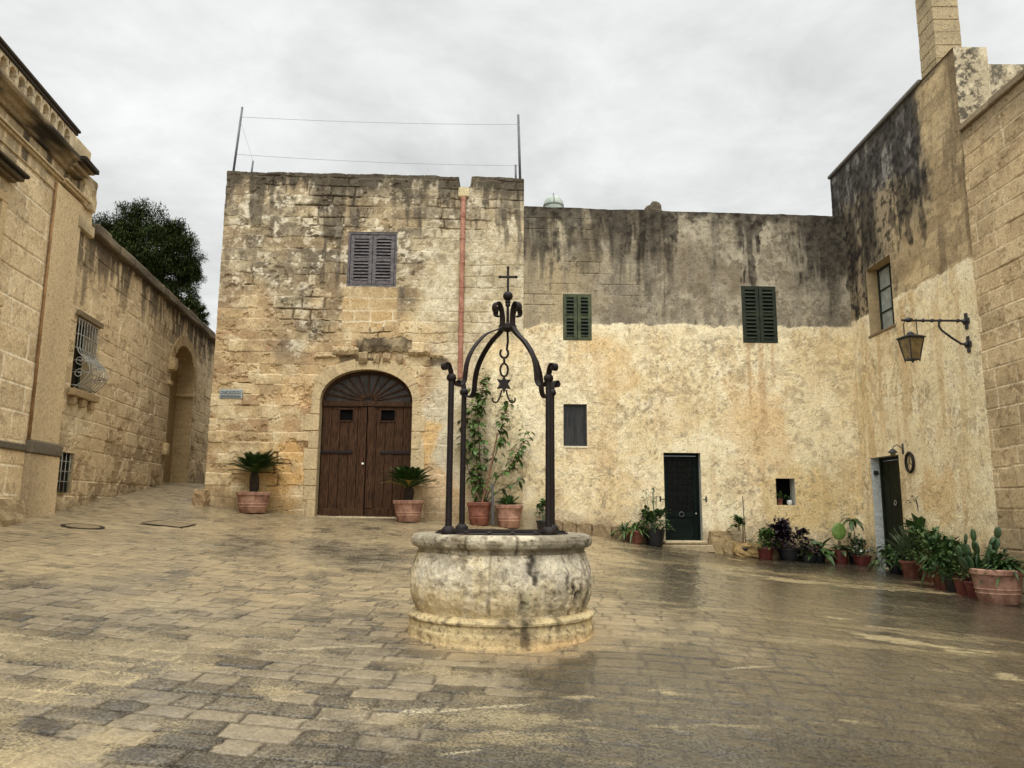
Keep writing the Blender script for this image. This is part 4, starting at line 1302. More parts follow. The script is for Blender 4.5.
def right_door():
    w = -.22; ua, ub, za, zb = D5['ua'], D5['ub'], .25, D5['zb']
    fr = MB()
    for q in ((ua, ua + .06, za, zb), (ub - .06, ub, za, zb), (ua + .0605, ub - .0605, zb - .07, zb)):
        RI.box(fr, q[0], q[1], w - .04, w + .03, q[2], q[3], .005)
    fr.build('door_frame', M_DOOR_D, corner)
    lf = MB()
    for k in range(4):
        a = ua + .065 + k * (ub - ua - .13) / 4
        RI.box(lf, a + .003, a + (ub - ua - .13) / 4 - .003, w - .05, w - .005 * (k % 2), za, zb - .075, .008)
    d = lf.build('door_leaf', M_DOOR_D, corner)
    kn = MB(); kn.tube([RI.p(1.1 + .05 * cos(t * pi / 8), w + .02, 1.75 + .05 * sin(t * pi / 8)) for t in range(17)], .01, 6)
    kn.build('knocker', M_GRILLE, d, True)
    ls = MB(); RI.box(ls, .95, 1.2, w, w + .012, .98, 1.04, .003); ls.build('letter_slot', M_GRILLE, d)
    bx = MB(); bx.box(RI.p(ua + .02, -.10, 2.42), (.10, .03, .10), None, .004); bx.build('bell_plate', M_BLACK, corner)
    st = MB(); RI.box(st, ua - .1, ub + .1, -.3, .12, .05, .36, .02); stone_mesh(st, 'doorstep', (166, 150, 116), corner, .2, 21, .01)


right_door()


def right_roof_parts():
    # chimney: coursed stone shaft
    mb = MB(); rng = random.Random(3)
    z = 9.9
    while z < 13.2:
        h = .27
        sp = rng.uniform(.25, .4)
        for (a, b_) in ((0, sp), (sp, .58)):
            RI.box(mb, 3.82 + a + .004, 3.82 + b_ - .004, -.52, -.004 - rng.uniform(0, .012), z + .004, z + h - .004, .01)
        z += h
    def st(co, c):
        n = fbm(co[:, 1] * 1.0, co[:, 2], 2.0, 77, 3)
        return mixc(c, lin(70, 60, 48), sstep(n, .52, .66) * .7)
    stone_mesh(mb, 'chimney', (158, 140, 104), corner, .3, 14, .008, st)
    # gable end above the neighbouring roof, facing the square's entrance
    E = Plane(RI.p(4.972, .012, 0)[:2], radians(0.0))
    def f_end(U, Z):
        n2 = fbm(U, Z, 2.6, 903, 5, .62); n3 = fbm(U, Z, 11, 905, 5, .7)
        c = mixc(lin(160, 146, 116) + 0 * U[..., None], lin(186, 172, 140), sstep(n2, .4, .6))
        c = mixc(c, lin(58, 52, 44), sstep(n3, .48, .60) * sstep(U, .62, .3) * .85)
        return c, .02 * (n2 - .5)
    wall('gable_wall', E, grid_lines(.0, .62, .02), grid_lines(7.6, 10.02, .02), f_end, (), corner, 2.0, None, (84, 78, 66), 'R')
    E2 = Plane(RI.p(4.5, 0, 0)[:2], radians(0.0))
    def f_end2(U, Z):
        c, d = f_end(U * 1.3 + 5, Z)
        n3 = fbm(U, Z, 10, 915, 5, .7)
        return mixc(c, lin(66, 62, 54), sstep(n3, .42, .58) * .8), d
    wall('rear_parapet', E2, grid_lines(.625, 6.0, .03), grid_lines(7.6, 9.98, .03), f_end2, (), corner, 2.0, None, (110, 108, 104), '')
    cp = MB(); RI.box(cp, -.74, 3.80, -.3, .05, 10.0, 10.09, .02)
    stone_mesh(cp, 'coping', (104, 100, 92), corner, .3, 15, .01)


right_roof_parts()

# ------------------------------------------------------------------ building 4: ashlar house nearest on the right
stoneh = thing('ashlar_house', RI.p(9, 0, 0), 'golden squared-stone wall nearest at right with pale mortar lines', 'house')
us4 = np.unique(np.r_[np.arange(4.951, 8.2, .022), np.arange(8.2, 12, .05), np.arange(12, 26, .25)])
wall('wall', RI, us4, grid_lines(-0.9, 8.36, .026), f_stone_r, (), stoneh, 6.0, lambda U: .02 * (fbm(U, U * 0, 2, 75, 3) - .5), (120, 110, 90))
cp = MB()
u = 4.97
k = 0
while u < 12:
    RI.box(cp, u + .004, u + .9 - .004, -.35, .06 + .004 * (k % 3), 8.34, 8.47, .015); u += .9; k += 1
stone_mesh(cp, 'coping', (128, 112, 84), stoneh, .3, 16, .012)

# ------------------------------------------------------------------ building 5: palazzo on the left
pal = thing('palazzo', LE.p(11, 0, 1.3), 'golden stone palace at left with dark-edged cornice and row of small arches', 'palace')
PW = dict(ua=9.3, ub=10.75, za=4.6, zb=6.02, d=.25, rc=(176, 150, 104))
us5 = np.unique(np.r_[np.arange(-4, 8.5, .25), np.arange(8.5, 13.44, .025), PW['ua'], PW['ub'], 13.44])
wall('wall', LE, us5, grid_lines(-.6, 7.9, .03, (PW['za'], PW['zb'])), f_palazzo, (PW,), pal, 6.0, None, (90, 82, 66))
frame_window(pal, LE, PW, -.2, .07, M_SHUT_G2, M_GLASS, 2, 3, .04)


def pal_stain(co, c):
    n = fbm(co[:, 1] * 1.0, co[:, 2] * 2.0, 1.6, 31, 4)
    return mixc(c, lin(84, 72, 54), sstep(n, .50, .66) * .6)


def palazzo_trim():
    st = lambda co, c: pal_stain(co, c)
    def dk(co, c):
        n = fbm(co[:, 1], co[:, 2] * 3, 1.3, 33, 4)
        return mixc(c, lin(36, 31, 24), sstep(n + .35 * (fbm(co[:, 1], co[:, 2], 9, 35, 3) - .5), .40, .50) * .95)
    mb = MB()
    # flat corner pilaster
    LE.box(mb, 12.40, 13.43, -.02, .05, 2.62, 7.02, .01)
    LE.box(mb, 12.36, 13.47, -.02, .08, 1.0, 2.40, .01)
    stone_mesh(mb, 'pilaster', (204, 178, 132), pal, .2, 30, .006, st)
    dpm = MB(); dpm.tube([LE.p(12.365, .03, 2.62), LE.p(12.365, .03, 7.0)], .022, 8); dpm.build('drain_pipe', M_PIPE2, pal, True)
    m2 = MB(); LE.box(m2, -4, 12.35, -.02, .035, 2.42, 2.54, .02); LE.box(m2, 12.34, 13.48, -.02, .11, 2.405, 2.615, .02)
    stone_mesh(m2, 'plinth_band', (104, 94, 76), pal, .35, 31, .008)
    m3 = MB()
    LE.box(m3, -4, 12.52, -.02, .025, 6.86, 6.885, .004); LE.box(m3, -4, 12.52, -.02, .05, 7.08, 7.12, .008); LE.box(m3, -4, 12.52, -.02, .08, 7.122, 7.16, .008)
    LE.box(m3, 12.525, 13.55, -.02, .09, 7.075, 7.12, .008); LE.box(m3, 12.525, 13.6, -.02, .12, 7.122, 7.165, .008)
    stone_mesh(m3, 'architrave', (186, 162, 120), pal, .3, 32, .005, st)
    m4 = MB()
    prof = [(-.02, 7.36), (.05, 7.37), (.07, 7.43), (.12, 7.46), (.15, 7.52), (.22, 7.55), (.24, 7.60), (.22, 7.66), (.05, 7.68), (-.02, 7.68)]
    us = list(np.arange(-4, 12.75, .3)) + [12.75]
    vs = []; n = len(prof)
    for u in us:
        for (w, z) in prof: vs.append(LE.p(u, w, z))
    fs = []
    for i in range(len(us) - 1):
        for j in range(n):
            j2 = (j + 1) % n
            fs.append((i * n + j, (i + 1) * n + j, (i + 1) * n + j2, i * n + j2))
    fs.append(tuple(range(n))); fs.append(tuple((len(us) - 1) * n + j for j in range(n - 1, -1, -1)))
    m4.add(vs, fs)
    for z0, z1, pr in ((7.37, 7.44, .13), (7.441, 7.53, .20), (7.531, 7.57, .27), (7.571, 7.66, .33)):
        LE.box(m4, 12.60 + pr * .2, 13.0 + pr * .9, -.3, pr, z0, z1, .012)
    stone_mesh(m4, 'cornice', (140, 120, 86), pal, .3, 33, .010, dk)
    m5 = MB()
    pitch = .268; u = 12.42 - pitch * 24
    while u < 12.40:
        a = u
        LE.box(m5, a - .04, a + .04, .02, .15, 7.68, 7.86, .008)
        vs = []; fs = []; m = 8
        for i in range(m + 1):
            t = pi * i / m
            q = a + pitch / 2 + .094 * cos(t); zz = 7.86 + .09 * sin(t)
            for w in (.03, .15):
                vs += [LE.p(q, w, zz), LE.p(a + pitch / 2 + .134 * cos(t), w, 7.99 if 0 < i < m else zz)]
        for i in range(m):
            o = i * 4
            fs += [(o + 2, o + 6, o + 7, o + 3), (o, o + 4, o + 6, o + 2)]
        m5.add(vs, fs)
        u += pitch
    LE.box(m5, -4, 12.50, -.02, .035, 7.67, 8.0)
    LE.box(m5, 12.40, 12.60, -.02, .16, 7.68, 7.99, .01)
    stone_mesh(m5, 'arched_attic', (200, 180, 142), pal, .25, 34, .004, st)
    m6 = MB(); LE.box(m6, -4, 12.64, -.3, .18, 7.992, 8.05, .01); LE.box(m6, -4, 12.66, -.3, .21, 8.052, 8.10, .01)
    stone_mesh(m6, 'parapet_coping', (62, 55, 46), pal, .4, 35, .006)
    m7 = MB()
    LE.box(m7, 12.9, 13.56, -.6, .05, 7.665, 8.12, .02)
    rock(m7, LE.p(13.62, -.2, 7.34), (.66, .6, .62), 61, 4, LE.M)
    LE.box(m7, 12.9, 13.96, -.6, .02, 6.70, 7.07, .02)
    LE.box(m7, 13.30, 13.99, -.3, .07, 6.58, 6.80, .015)
    stone_mesh(m7, 'end_block', (196, 174, 132), pal, .3, 36, .014, st)
    m8 = MB()
    LE.box(m8, PW['ub'] + .001, PW['ub'] + .16, -.02, .04, PW['za'], 6.02, .01); LE.box(m8, PW['ua'] - .2, PW['ua'] - .001, -.02, .04, PW['za'], 6.02, .01)
    LE.box(m8, PW['ua'] - .2, PW['ub'] + .16, -.02, .045, 6.021, 6.16, .01); LE.box(m8, PW['ua'] - .3, PW['ub'] + .25, -.02, .1, PW['za'] - .14, PW['za'] - .002, .01)
    stone_mesh(m8, 'window_surround', (190, 164, 116), pal, .2, 37, .004)
    m9 = MB(); LE.box(m9, PW['ua'] - .3, PW['ub'] + .22, -.02, .10, 6.38, 6.43, .01); LE.box(m9, PW['ua'] - .34, PW['ub'] + .29, -.02, .17, 6.432, 6.50, .01); LE.box(m9, PW['ua'] - .38, PW['ub'] + .34, -.02, .22, 6.502, 6.56, .01)
    stone_mesh(m9, 'window_hood', (118, 100, 72), pal, .4, 38, .006, dk)


palazzo_trim()

# ------------------------------------------------------------------ building 6: garden wall along the alley
gard = thing('garden_wall', LE.p(18, 0, 1.9), 'long honey-stone wall rising along the alley with grilled window and tall arch', 'wall')
GW = dict(ua=13.78, ub=14.72, za=3.68, zb=5.02, d=.28, rc=(180, 158, 112))
LW = dict(ua=13.52, ub=14.25, za=1.80, zb=2.52, d=.13, rc=(168, 146, 102))
AR = dict(ua=19.72, ub=21.95, za=1.2, zs=4.98, zt=5.93, d=.45, rc=(176, 148, 100))
hs = (GW, LW, AR)
us6 = np.unique(np.r_[np.arange(13.442, 24, .026), np.arange(24, 27, .1)])
for e in (GW['ua'], GW['ub'], LW['ua'], LW['ub'], AR['ua'], AR['ub']):
    us6[np.argmin(abs(us6 - e))] = e
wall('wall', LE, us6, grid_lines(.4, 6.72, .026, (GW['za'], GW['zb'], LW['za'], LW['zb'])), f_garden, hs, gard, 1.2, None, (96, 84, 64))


def garden_parts():
    cp = MB(); u = 14.0; rng = random.Random(8); k = 0
    while u < 26.5:
        w = rng.uniform(.6, .95)
        LE.box(cp, u + .005, u + w - .005, -1.0, .13 + rng.uniform(-.02, .02), 6.70 + rng.uniform(-.01, .01), 6.90 + rng.uniform(-.02, .02), .025)
        u += w; k += 1
    def dk(co, c):
        n = fbm(co[:, 1] * 2, co[:, 2] * 3, 1.3, 43, 4)
        return mixc(c, lin(60, 52, 42), sstep(n, .40, .60) * .7)
    stone_mesh(cp, 'coping', (120, 106, 82), gard, .35, 41, .02, dk)
    # grilled window
    f = frame_window(gard, LE, GW, -.22, .06, M_SHUT_G2, M_GLASS, 2, 3, .035, 'grilled_window')
    g = MB()
    n = 8
    def belly(z):
        t = (z - GW['za']) / .62
        return .05 + (.24 * sin(pi * min(1, max(0, 1 - t) ) * .62 + 0) if t < 1 else 0) * 1.0
    for k in range(n):
        u = GW['ua'] + .03 + (GW['ub'] - GW['ua'] - .06) * k / (n - 1)
        path = []
        for i in range(13):
            z = GW['za'] + .0 + (GW['zb'] - GW['za'] - .02) * i / 12
            t = (z - GW['za']) / .70
            w = .03 + (.26 * sin(pi * t) if t < 1 else 0)
            path.append(LE.p(u, w, z))
        g.tube(path, .010, 6)
    for z in (3.74, 3.98, 4.2, 4.44, 4.7, 4.98):
        t = (z - GW['za']) / .70
        w = .03 + (.26 * sin(pi * t) if t < 1 else 0)
        g.tube([LE.p(GW['ua'] + .02, -.02, z), LE.p(GW['ua'] + .02, w, z), LE.p(GW['ub'] - .02, w, z), LE.p(GW['ub'] - .02, -.02, z)], .009, 6)
    for s in (0, 1):
        for zc, sg in ((3.95, 1), (4.2, -1)):
            u = GW['ua'] if s == 0 else GW['ub']
            g.tube([LE.p(u, .12 + .10 * (1 - t / 20) * cos(sg * t * .5), zc + .10 * (1 - t / 20) * sin(sg * t * .5)) for t in range(19)], .008, 5)
    g.build('grille', M_GRILLE, f, True)
    sl = MB(); LE.box(sl, GW['ua'] - .1, GW['ub'] + .12, -.2, .12, 3.54, 3.675, .015)
    for u in (13.85, 14.25, 14.65): LE.box(sl, u - .06, u + .06, -.02, .09, 3.38, 3.538, .015)
    stone_mesh(sl, 'sill', (150, 126, 86), gard, .3, 44, .01)
    li = MB(); LE.box(li, GW['ua'] - .08, GW['ub'] + .14, -.05, .07, 5.03, 5.13, .01)
    stone_mesh(li, 'lintel', (122, 104, 76), gard, .3, 45, .008)
    # low cellar window
    f2 = frame_window(gard, LE, LW, -.08, .04, M_SHUT_G2, M_GLASS, 1, 1, .03, 'cellar_window')
    b2 = MB()
    for k in range(4):
        u = LW['ua'] + .12 + k * .17
        b2.tube([LE.p(u, -.03, LW['za']), LE.p(u, -.03, LW['zb'])], .009, 6)
    for z in (2.0, 2.18, 2.36): b2.tube([LE.p(LW['ua'], -.03, z), LE.p(LW['ub'], -.03, z)], .007, 6)
    b2.build('grille', M_GRILLE, f2, True)
    # arched recess: back wall with a narrow door, stone surround
    bk = MB(); LE.box(bk, AR['ua'] - .1, AR['ub'] + .1, -.55, -.45, 1.0, 6.1)
    stone_mesh(bk, 'recess_back', (150, 126, 84), gard, .2, 46)
    d = MB()
    for k in range(4): LE.box(d, 19.76 + k * .24, 19.995 + k * .24, -.46, -.40 - .006 * (k % 2), 1.7, 4.1, .008)
    do = d.build('alley_door', M_WOODD, gard)
    tr = MB(); LE.box(tr, 19.74, 20.78, -.46, -.37, 4.102, 4.25, .01); tr.build('transom', M_WOOD2, do)
    im = MB()
    LE.box(im, AR['ub'] - .08, AR['ub'] + .05, -.45, .05, 4.66, 4.76, .015)
    LE.box(im, AR['ua'] - .24, AR['ua'] + .04, -.45, .07, 4.66, 4.76, .015)
    rock(im, LE.p(AR['ua'] - .15, .06, 5.2), (.3, .2, .34), 6, 3, LE.M)
    rock(im, LE.p(AR['ua'] - .12, .05, 3.0), (.22, .14, .3), 7, 3, LE.M)
    stone_mesh(im, 'impost', (184, 158, 110), gard, .3, 47, .01)
    # arch ring
    c = (AR['ua'] + AR['ub']) / 2; a = (AR['ub'] - AR['ua']) / 2; r = AR['zt'] - AR['zs']
    ar = MB(); N = 15
    for k in range(N):
        t0 = pi * k / N + .006; t1 = pi * (k + 1) / N - .006; vs = []; n = 4
        for i in range(n + 1):
            t = t0 + (t1 - t0) * i / n
            for off in (-.01, .26):
                for w in (-.06, .02 + .008 * (k % 3)):
                    vs.append(LE.p(c + (a + off) * cos(t), w, AR['zs'] + (r + off) * sin(t)))
        fs = []
        for i in range(n):
            o = i * 4
            fs += [(o + 1, o + 3, o + 7, o + 5), (o, o + 1, o + 5, o + 4), (o + 3, o + 2, o + 6, o + 7)]
        fs += [(0, 2, 3, 1), (n * 4, n * 4 + 1, n * 4 + 3, n * 4 + 2)]
        ar.add(vs, fs)
    stone_mesh(ar, 'arch_ring', (170, 142, 94), gard, .3, 48, .006)


garden_parts()

# ------------------------------------------------------------------ loose stones and ground furniture
b1 = MB(); rock(b1, LE.p(11.45, .13, 1.42), (1.0, .34, .52), 21, 4, LE.M)
set_props(stone_mesh(b1, 'stone_block', (168, 146, 106), None, .3, 51, .02), 'worn pale stone block at the foot of the left palace', 'stone')
b2 = MB(); rock(b2, FA.p(-6.93, .10, 1.72), (.30, .34, .44), 22, 4, FA.M)
set_props(stone_mesh(b2, 'guard_stone', (150, 124, 86), None, .3, 52, .03), 'rounded guard stone at the alley corner of the tall house', 'stone')
p = ground_hit(762, 558)
b3 = MB(); rock(b3, FA.p(5.28, .30, .68), (.62, .34, .30), 23, 4, FA.M)
set_props(stone_mesh(b3, 'loose_boulder', (150, 124, 74), None, .3, 53, .03), 'brown boulder on the ground right of the green door steps', 'stone')


def draped(name, pts_outer, pts_inner, mat, label, cat):
    mb = MB(); n = len(pts_outer); vs = []
    for q in pts_outer + pts_inner:
        vs.append((q[0], q[1], float(gz(q[0], q[1])) + .012))
    for q in pts_outer + pts_inner:
        vs.append((q[0], q[1], float(gz(q[0], q[1])) - .02))
    fs = []
    for i in range(n):
        j = (i + 1) % n
        fs += [(i, j, n + j, n + i), (2 * n + i, 2 * n + j, j, i), (n + i, n + j, 3 * n + j, 3 * n + i)]
    mb.add(vs, fs)
    o = mb.build(name, mat)
    return set_props(o, label, cat)


c = ground_hit(83, 527)
cov = thing('manhole_cover', (c.x, c.y, c.z), 'round rusty manhole rim set in the paving near the left wall', 'manhole cover')
mb = MB(); n = 32
vs = []
for rr, dz in ((.31, .010), (.245, .010), (.24, .004), (0.001, .006)):
    for i in range(n):
        x = c.x + rr * cos(2 * pi * i / n); y = c.y + rr * sin(2 * pi * i / n); vs.append((x, y, float(gz(x, y)) + dz + .004))
fr_f = []; 
for i in range(n): fr_f.append((i, (i + 1) % n, n + (i + 1) % n, n + i))
mb.add(vs, fr_f); mb.build('rim', M_COVER, cov)
m_lid = mat_simple('stone_filled_lid', C4(100, 86, 60), C4(134, 115, 82), 14, .6, .4)
mb = MB(); fs = []
for k in (1, 2):
    for i in range(n): fs.append((k * n + i, k * n + (i + 1) % n, (k + 1) * n + (i + 1) % n, (k + 1) * n + i))
mb.add(vs, fs); mb.build('lid', m_lid, cov)

c = ground_hit(169, 524.5)
cov2 = thing('inspection_cover', (c.x, c.y, c.z), 'rectangular inspection cover with dark frame set in the paving', 'manhole cover')


def rectring(hw, hh, t):
    o = [(c.x - hw, c.y - hh), (c.x + hw, c.y - hh), (c.x + hw, c.y + hh), (c.x - hw, c.y + hh)]
    i_ = [(c.x - hw + t, c.y - hh + t), (c.x + hw - t, c.y - hh + t), (c.x + hw - t, c.y + hh - t), (c.x - hw + t, c.y + hh - t)]
    return o, i_


o_, i_ = rectring(.37, .34, .045)
mb = MB(); vs = [(q[0], q[1], float(gz(*q)) + .014) for q in o_ + i_]
mb.add(vs, [(k, (k + 1) % 4, 4 + (k + 1) % 4, 4 + k) for k in range(4)]); mb.build('frame', M_COVER, cov2)
mb = MB(); vs = [(q[0], q[1], float(gz(*q)) + .009) for q in i_]; mb.add(vs, [(0, 1, 2, 3)]); mb.build('lid', m_lid, cov2)

# ------------------------------------------------------------------ the well
WX, WY = -0.085, 7.02
WZ = float(gz(WX, WY))
well = thing('well', (WX, WY, WZ), 'round weathered stone well with four-legged wrought iron frame and cross in the square', 'well')


def well_ring(name, prof, seed, base, fn=None, seg=260, sub=4):
    rs = []; zs = []
    for i in range(len(prof) - 1):
        for k in range(sub):
            t = k / sub
            rs.append(prof[i][0] * (1 - t) + prof[i + 1][0] * t); zs.append(prof[i][1] * (1 - t) + prof[i + 1][1] * t)
    rs.append(prof[-1][0]); zs.append(prof[-1][1])
    rs = np.array(rs); zs = np.array(zs)
    th = np.arange(seg) * 2 * pi / seg
    T, I = np.meshgrid(th, np.arange(len(rs)))
    Rr = rs[I]; Zz = zs[I]
    # seam-free noise: sample on the cylinder as two shifted planes
    U = np.abs(((T + pi / 2) % (2 * pi)) - pi) * 0.8 + (T > 3 * pi / 2) * 0 ; U2 = T * .8
    n1 = fbm(U2, Zz, 1.6, seed, 4); n2 = fbm(U2, Zz, 5, seed + 3, 5, .62); n3 = fbm(U2, Zz, 16, seed + 5, 4, .65)
    col = mixc(lin(*base) + 0 * T[..., None], lin(*base) * 1.25, sstep(n2, .48, .64))
    col = mixc(col, lin(132, 118, 92), sstep(n2, .45, .34) * .7)
    col = mixc(col, lin(104, 94, 76), sstep(n3, .58, .70) * .6)
    chip = sstep(fbm(U2, Zz, 7, seed + 7, 4, .6), .62, .68)
    col = mixc(col, lin(96, 86, 68), chip * .5)
    d = .020 * (n2 - .5) + .014 * (n3 - .5) - .010 * chip
    if fn: col, d = fn(T, Zz, Rr, col, d, n1, n2, n3)
    Rr = Rr + d
    P = np.stack([WX + Rr * np.cos(T), WY + Rr * np.sin(T), Zz], -1).reshape(-1, 3)
    n = len(rs)
    idx = np.arange(n * seg).reshape(n, seg)
    Q = np.stack([idx[:-1], np.roll(idx[:-1], -1, 1), np.roll(idx[1:], -1, 1), idx[1:]], -1).reshape(-1, 4)
    me = bpy.data.meshes.new(name)
    me.from_pydata((P - np.array(well.location)).tolist(), [], Q.tolist())
    a = me.attributes.new('Col', 'FLOAT_COLOR', 'POINT')
    a.data.foreach_set('color', np.c_[np.clip(col.reshape(-1, 3), .004, .85), np.ones(n * seg)].ravel().astype(np.float32))
    me.materials.append(M_WALL)
    me.polygons.foreach_set('use_smooth', [True] * len(me.polygons))
    o = bpy.data.objects.new(name, me); COL.objects.link(o); o.parent = well
    return o


def seams(T, angs, w):
    m = 0 * T
    for a in angs:
        dd = np.abs(((T - a + pi) % (2 * pi)) - pi)
        m = np.maximum(m, sstep(dd, w, w * .3))
    return m


def drip(T, Z, a, w, z0, z1, seed):
    dd = np.abs(((T - a + pi) % (2 * pi)) - pi) + .05 * (fbm(T * 3, Z * 6, 2, seed, 3) - .5)
    return sstep(dd, w, w * .4) * sstep(Z, z0, z0 + .08) * sstep(Z, z1, z1 - .05)


FR = -pi / 2     # towards the camera


def f_rim(T, Z, R, col, d, n1, n2, n3):
    s = seams(T, [FR - .75, FR - .36, FR + .17, FR + .78, FR + 1.5, 1.2, 2.2, 3.3], .012)
    col = mixc(col, lin(70, 60, 46), s * .8)
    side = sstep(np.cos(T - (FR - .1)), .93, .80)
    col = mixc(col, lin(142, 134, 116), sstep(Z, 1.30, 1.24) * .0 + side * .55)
    col = mixc(col, lin(112, 104, 88), sstep(n1, .5, .65) * .5)
    return col, d - .012 * s


def f_drum(T, Z, R, col, d, n1, n2, n3):
    k = 14
    rib = np.abs(((T * k / (2 * pi)) % 1.0) - .5) * 2            # shallow gadroons
    s = seams(T, [FR - .95, FR - .10, FR + .62, FR + 1.3, FR - 1.6], .008)
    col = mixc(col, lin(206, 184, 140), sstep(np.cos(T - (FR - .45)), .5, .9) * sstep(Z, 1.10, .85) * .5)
    col = mixc(col, lin(212, 204, 184), sstep(n1, .45, .6) * sstep(Z, .85, 1.05) * .5)
    blk = np.maximum.reduce([drip(T, Z, FR + .34, .07, .82, 1.25, 3), drip(T, Z, FR + .22, .05, .72, 1.0, 4) * .7, drip(T, Z, FR + .90, .16, .80, 1.0, 5), drip(T, Z, FR - .12, .04, .72, .9, 6) * .7,
                             drip(T, Z, FR + .75, .04, .9, 1.3, 7) * .8, sstep(Z, 1.19, 1.235) * sstep(n2, .42, .55) * .8, drip(T, Z, FR + 1.15, .12, .7, 1.3, 8) * .6])
    blk = blk * sstep(fbm(T * 2.4, Z * 2.2, 4, 871, 4), .36, .52)
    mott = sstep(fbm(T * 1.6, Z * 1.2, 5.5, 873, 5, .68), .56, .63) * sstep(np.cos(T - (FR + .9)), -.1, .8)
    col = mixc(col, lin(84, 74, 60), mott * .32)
    wht = sstep(fbm(T * 3, Z * .8, 4.0, 875, 5, .66), .54, .62)
    col = mixc(col, lin(222, 214, 194), wht * .25)
    col = mixc(col, lin(44, 37, 30), blk * .9)
    col = mixc(col, lin(126, 128, 98), drip(T, Z, FR + .27, .05, .7, .95, 9) * .5)
    col = mixc(col, lin(128, 112, 84), s * .7)
    return col, d + .014 * sstep(rib, .06, .40) - .014 * s - .008 * blk - .006 * mott


def f_plinth(T, Z, R, col, d, n1, n2, n3):
    s = seams(T, [FR - .55, FR + .2, FR + .9, FR - 1.2], .01)
    col = mixc(col, lin(184, 158, 114), sstep(Z + .06 * (n2 - .5), .62, .50) * .6)
    gr = sstep(Z + .1 * (n2 - .5), .53, .46) * sstep(np.cos(T - (FR - .6)), .6, .9) * sstep(n3, .42, .55)
    col = mixc(col, lin(122, 114, 96), gr * .8)
    blk = np.maximum.reduce([drip(T, Z, FR + .25, .06, .45, .75, 13), drip(T, Z, FR + .62, .07, .55, .75, 14) * .8, sstep(np.abs(Z - .665) + .04 * (n2 - .5), .02, .008) * sstep(n2, .4, .6) * .6])
    col = mixc(col, lin(60, 52, 40), blk * .75)
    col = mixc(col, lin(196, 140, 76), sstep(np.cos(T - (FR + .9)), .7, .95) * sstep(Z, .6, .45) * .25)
    return col, d - .012 * s + .012 * (n2 - .5)


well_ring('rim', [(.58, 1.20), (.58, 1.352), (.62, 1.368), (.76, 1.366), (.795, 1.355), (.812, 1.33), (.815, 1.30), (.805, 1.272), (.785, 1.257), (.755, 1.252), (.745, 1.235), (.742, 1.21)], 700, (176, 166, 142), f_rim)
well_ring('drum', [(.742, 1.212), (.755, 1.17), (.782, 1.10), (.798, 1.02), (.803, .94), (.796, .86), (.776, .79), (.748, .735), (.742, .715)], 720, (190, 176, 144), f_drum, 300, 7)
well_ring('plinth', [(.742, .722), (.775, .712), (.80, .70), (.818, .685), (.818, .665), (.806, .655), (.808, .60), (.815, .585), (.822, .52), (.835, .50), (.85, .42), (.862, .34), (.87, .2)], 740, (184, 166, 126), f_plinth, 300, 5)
lid = MB(); lid.lathe((WX, WY, 1.352), [(.001, 0), (.60, 0), (.60, .024), (.001, .024)], 40)
for a in (-.3, -.1, .1, .3):
    l = sqrt(.58 ** 2 - a * a)
    lid.box((WX, WY + a, 1.384), (2 * l, .03, .016)); lid.box((WX + a, WY, 1.381), (.03, 2 * l, .014))
lid.build('iron_lid', M_IRON, well, True, 30)

CX, CY = -0.045, 7.02
poles = [(-.534, 6.60), (.321, 6.60), (-.474, 7.45), (.395, 7.45)]


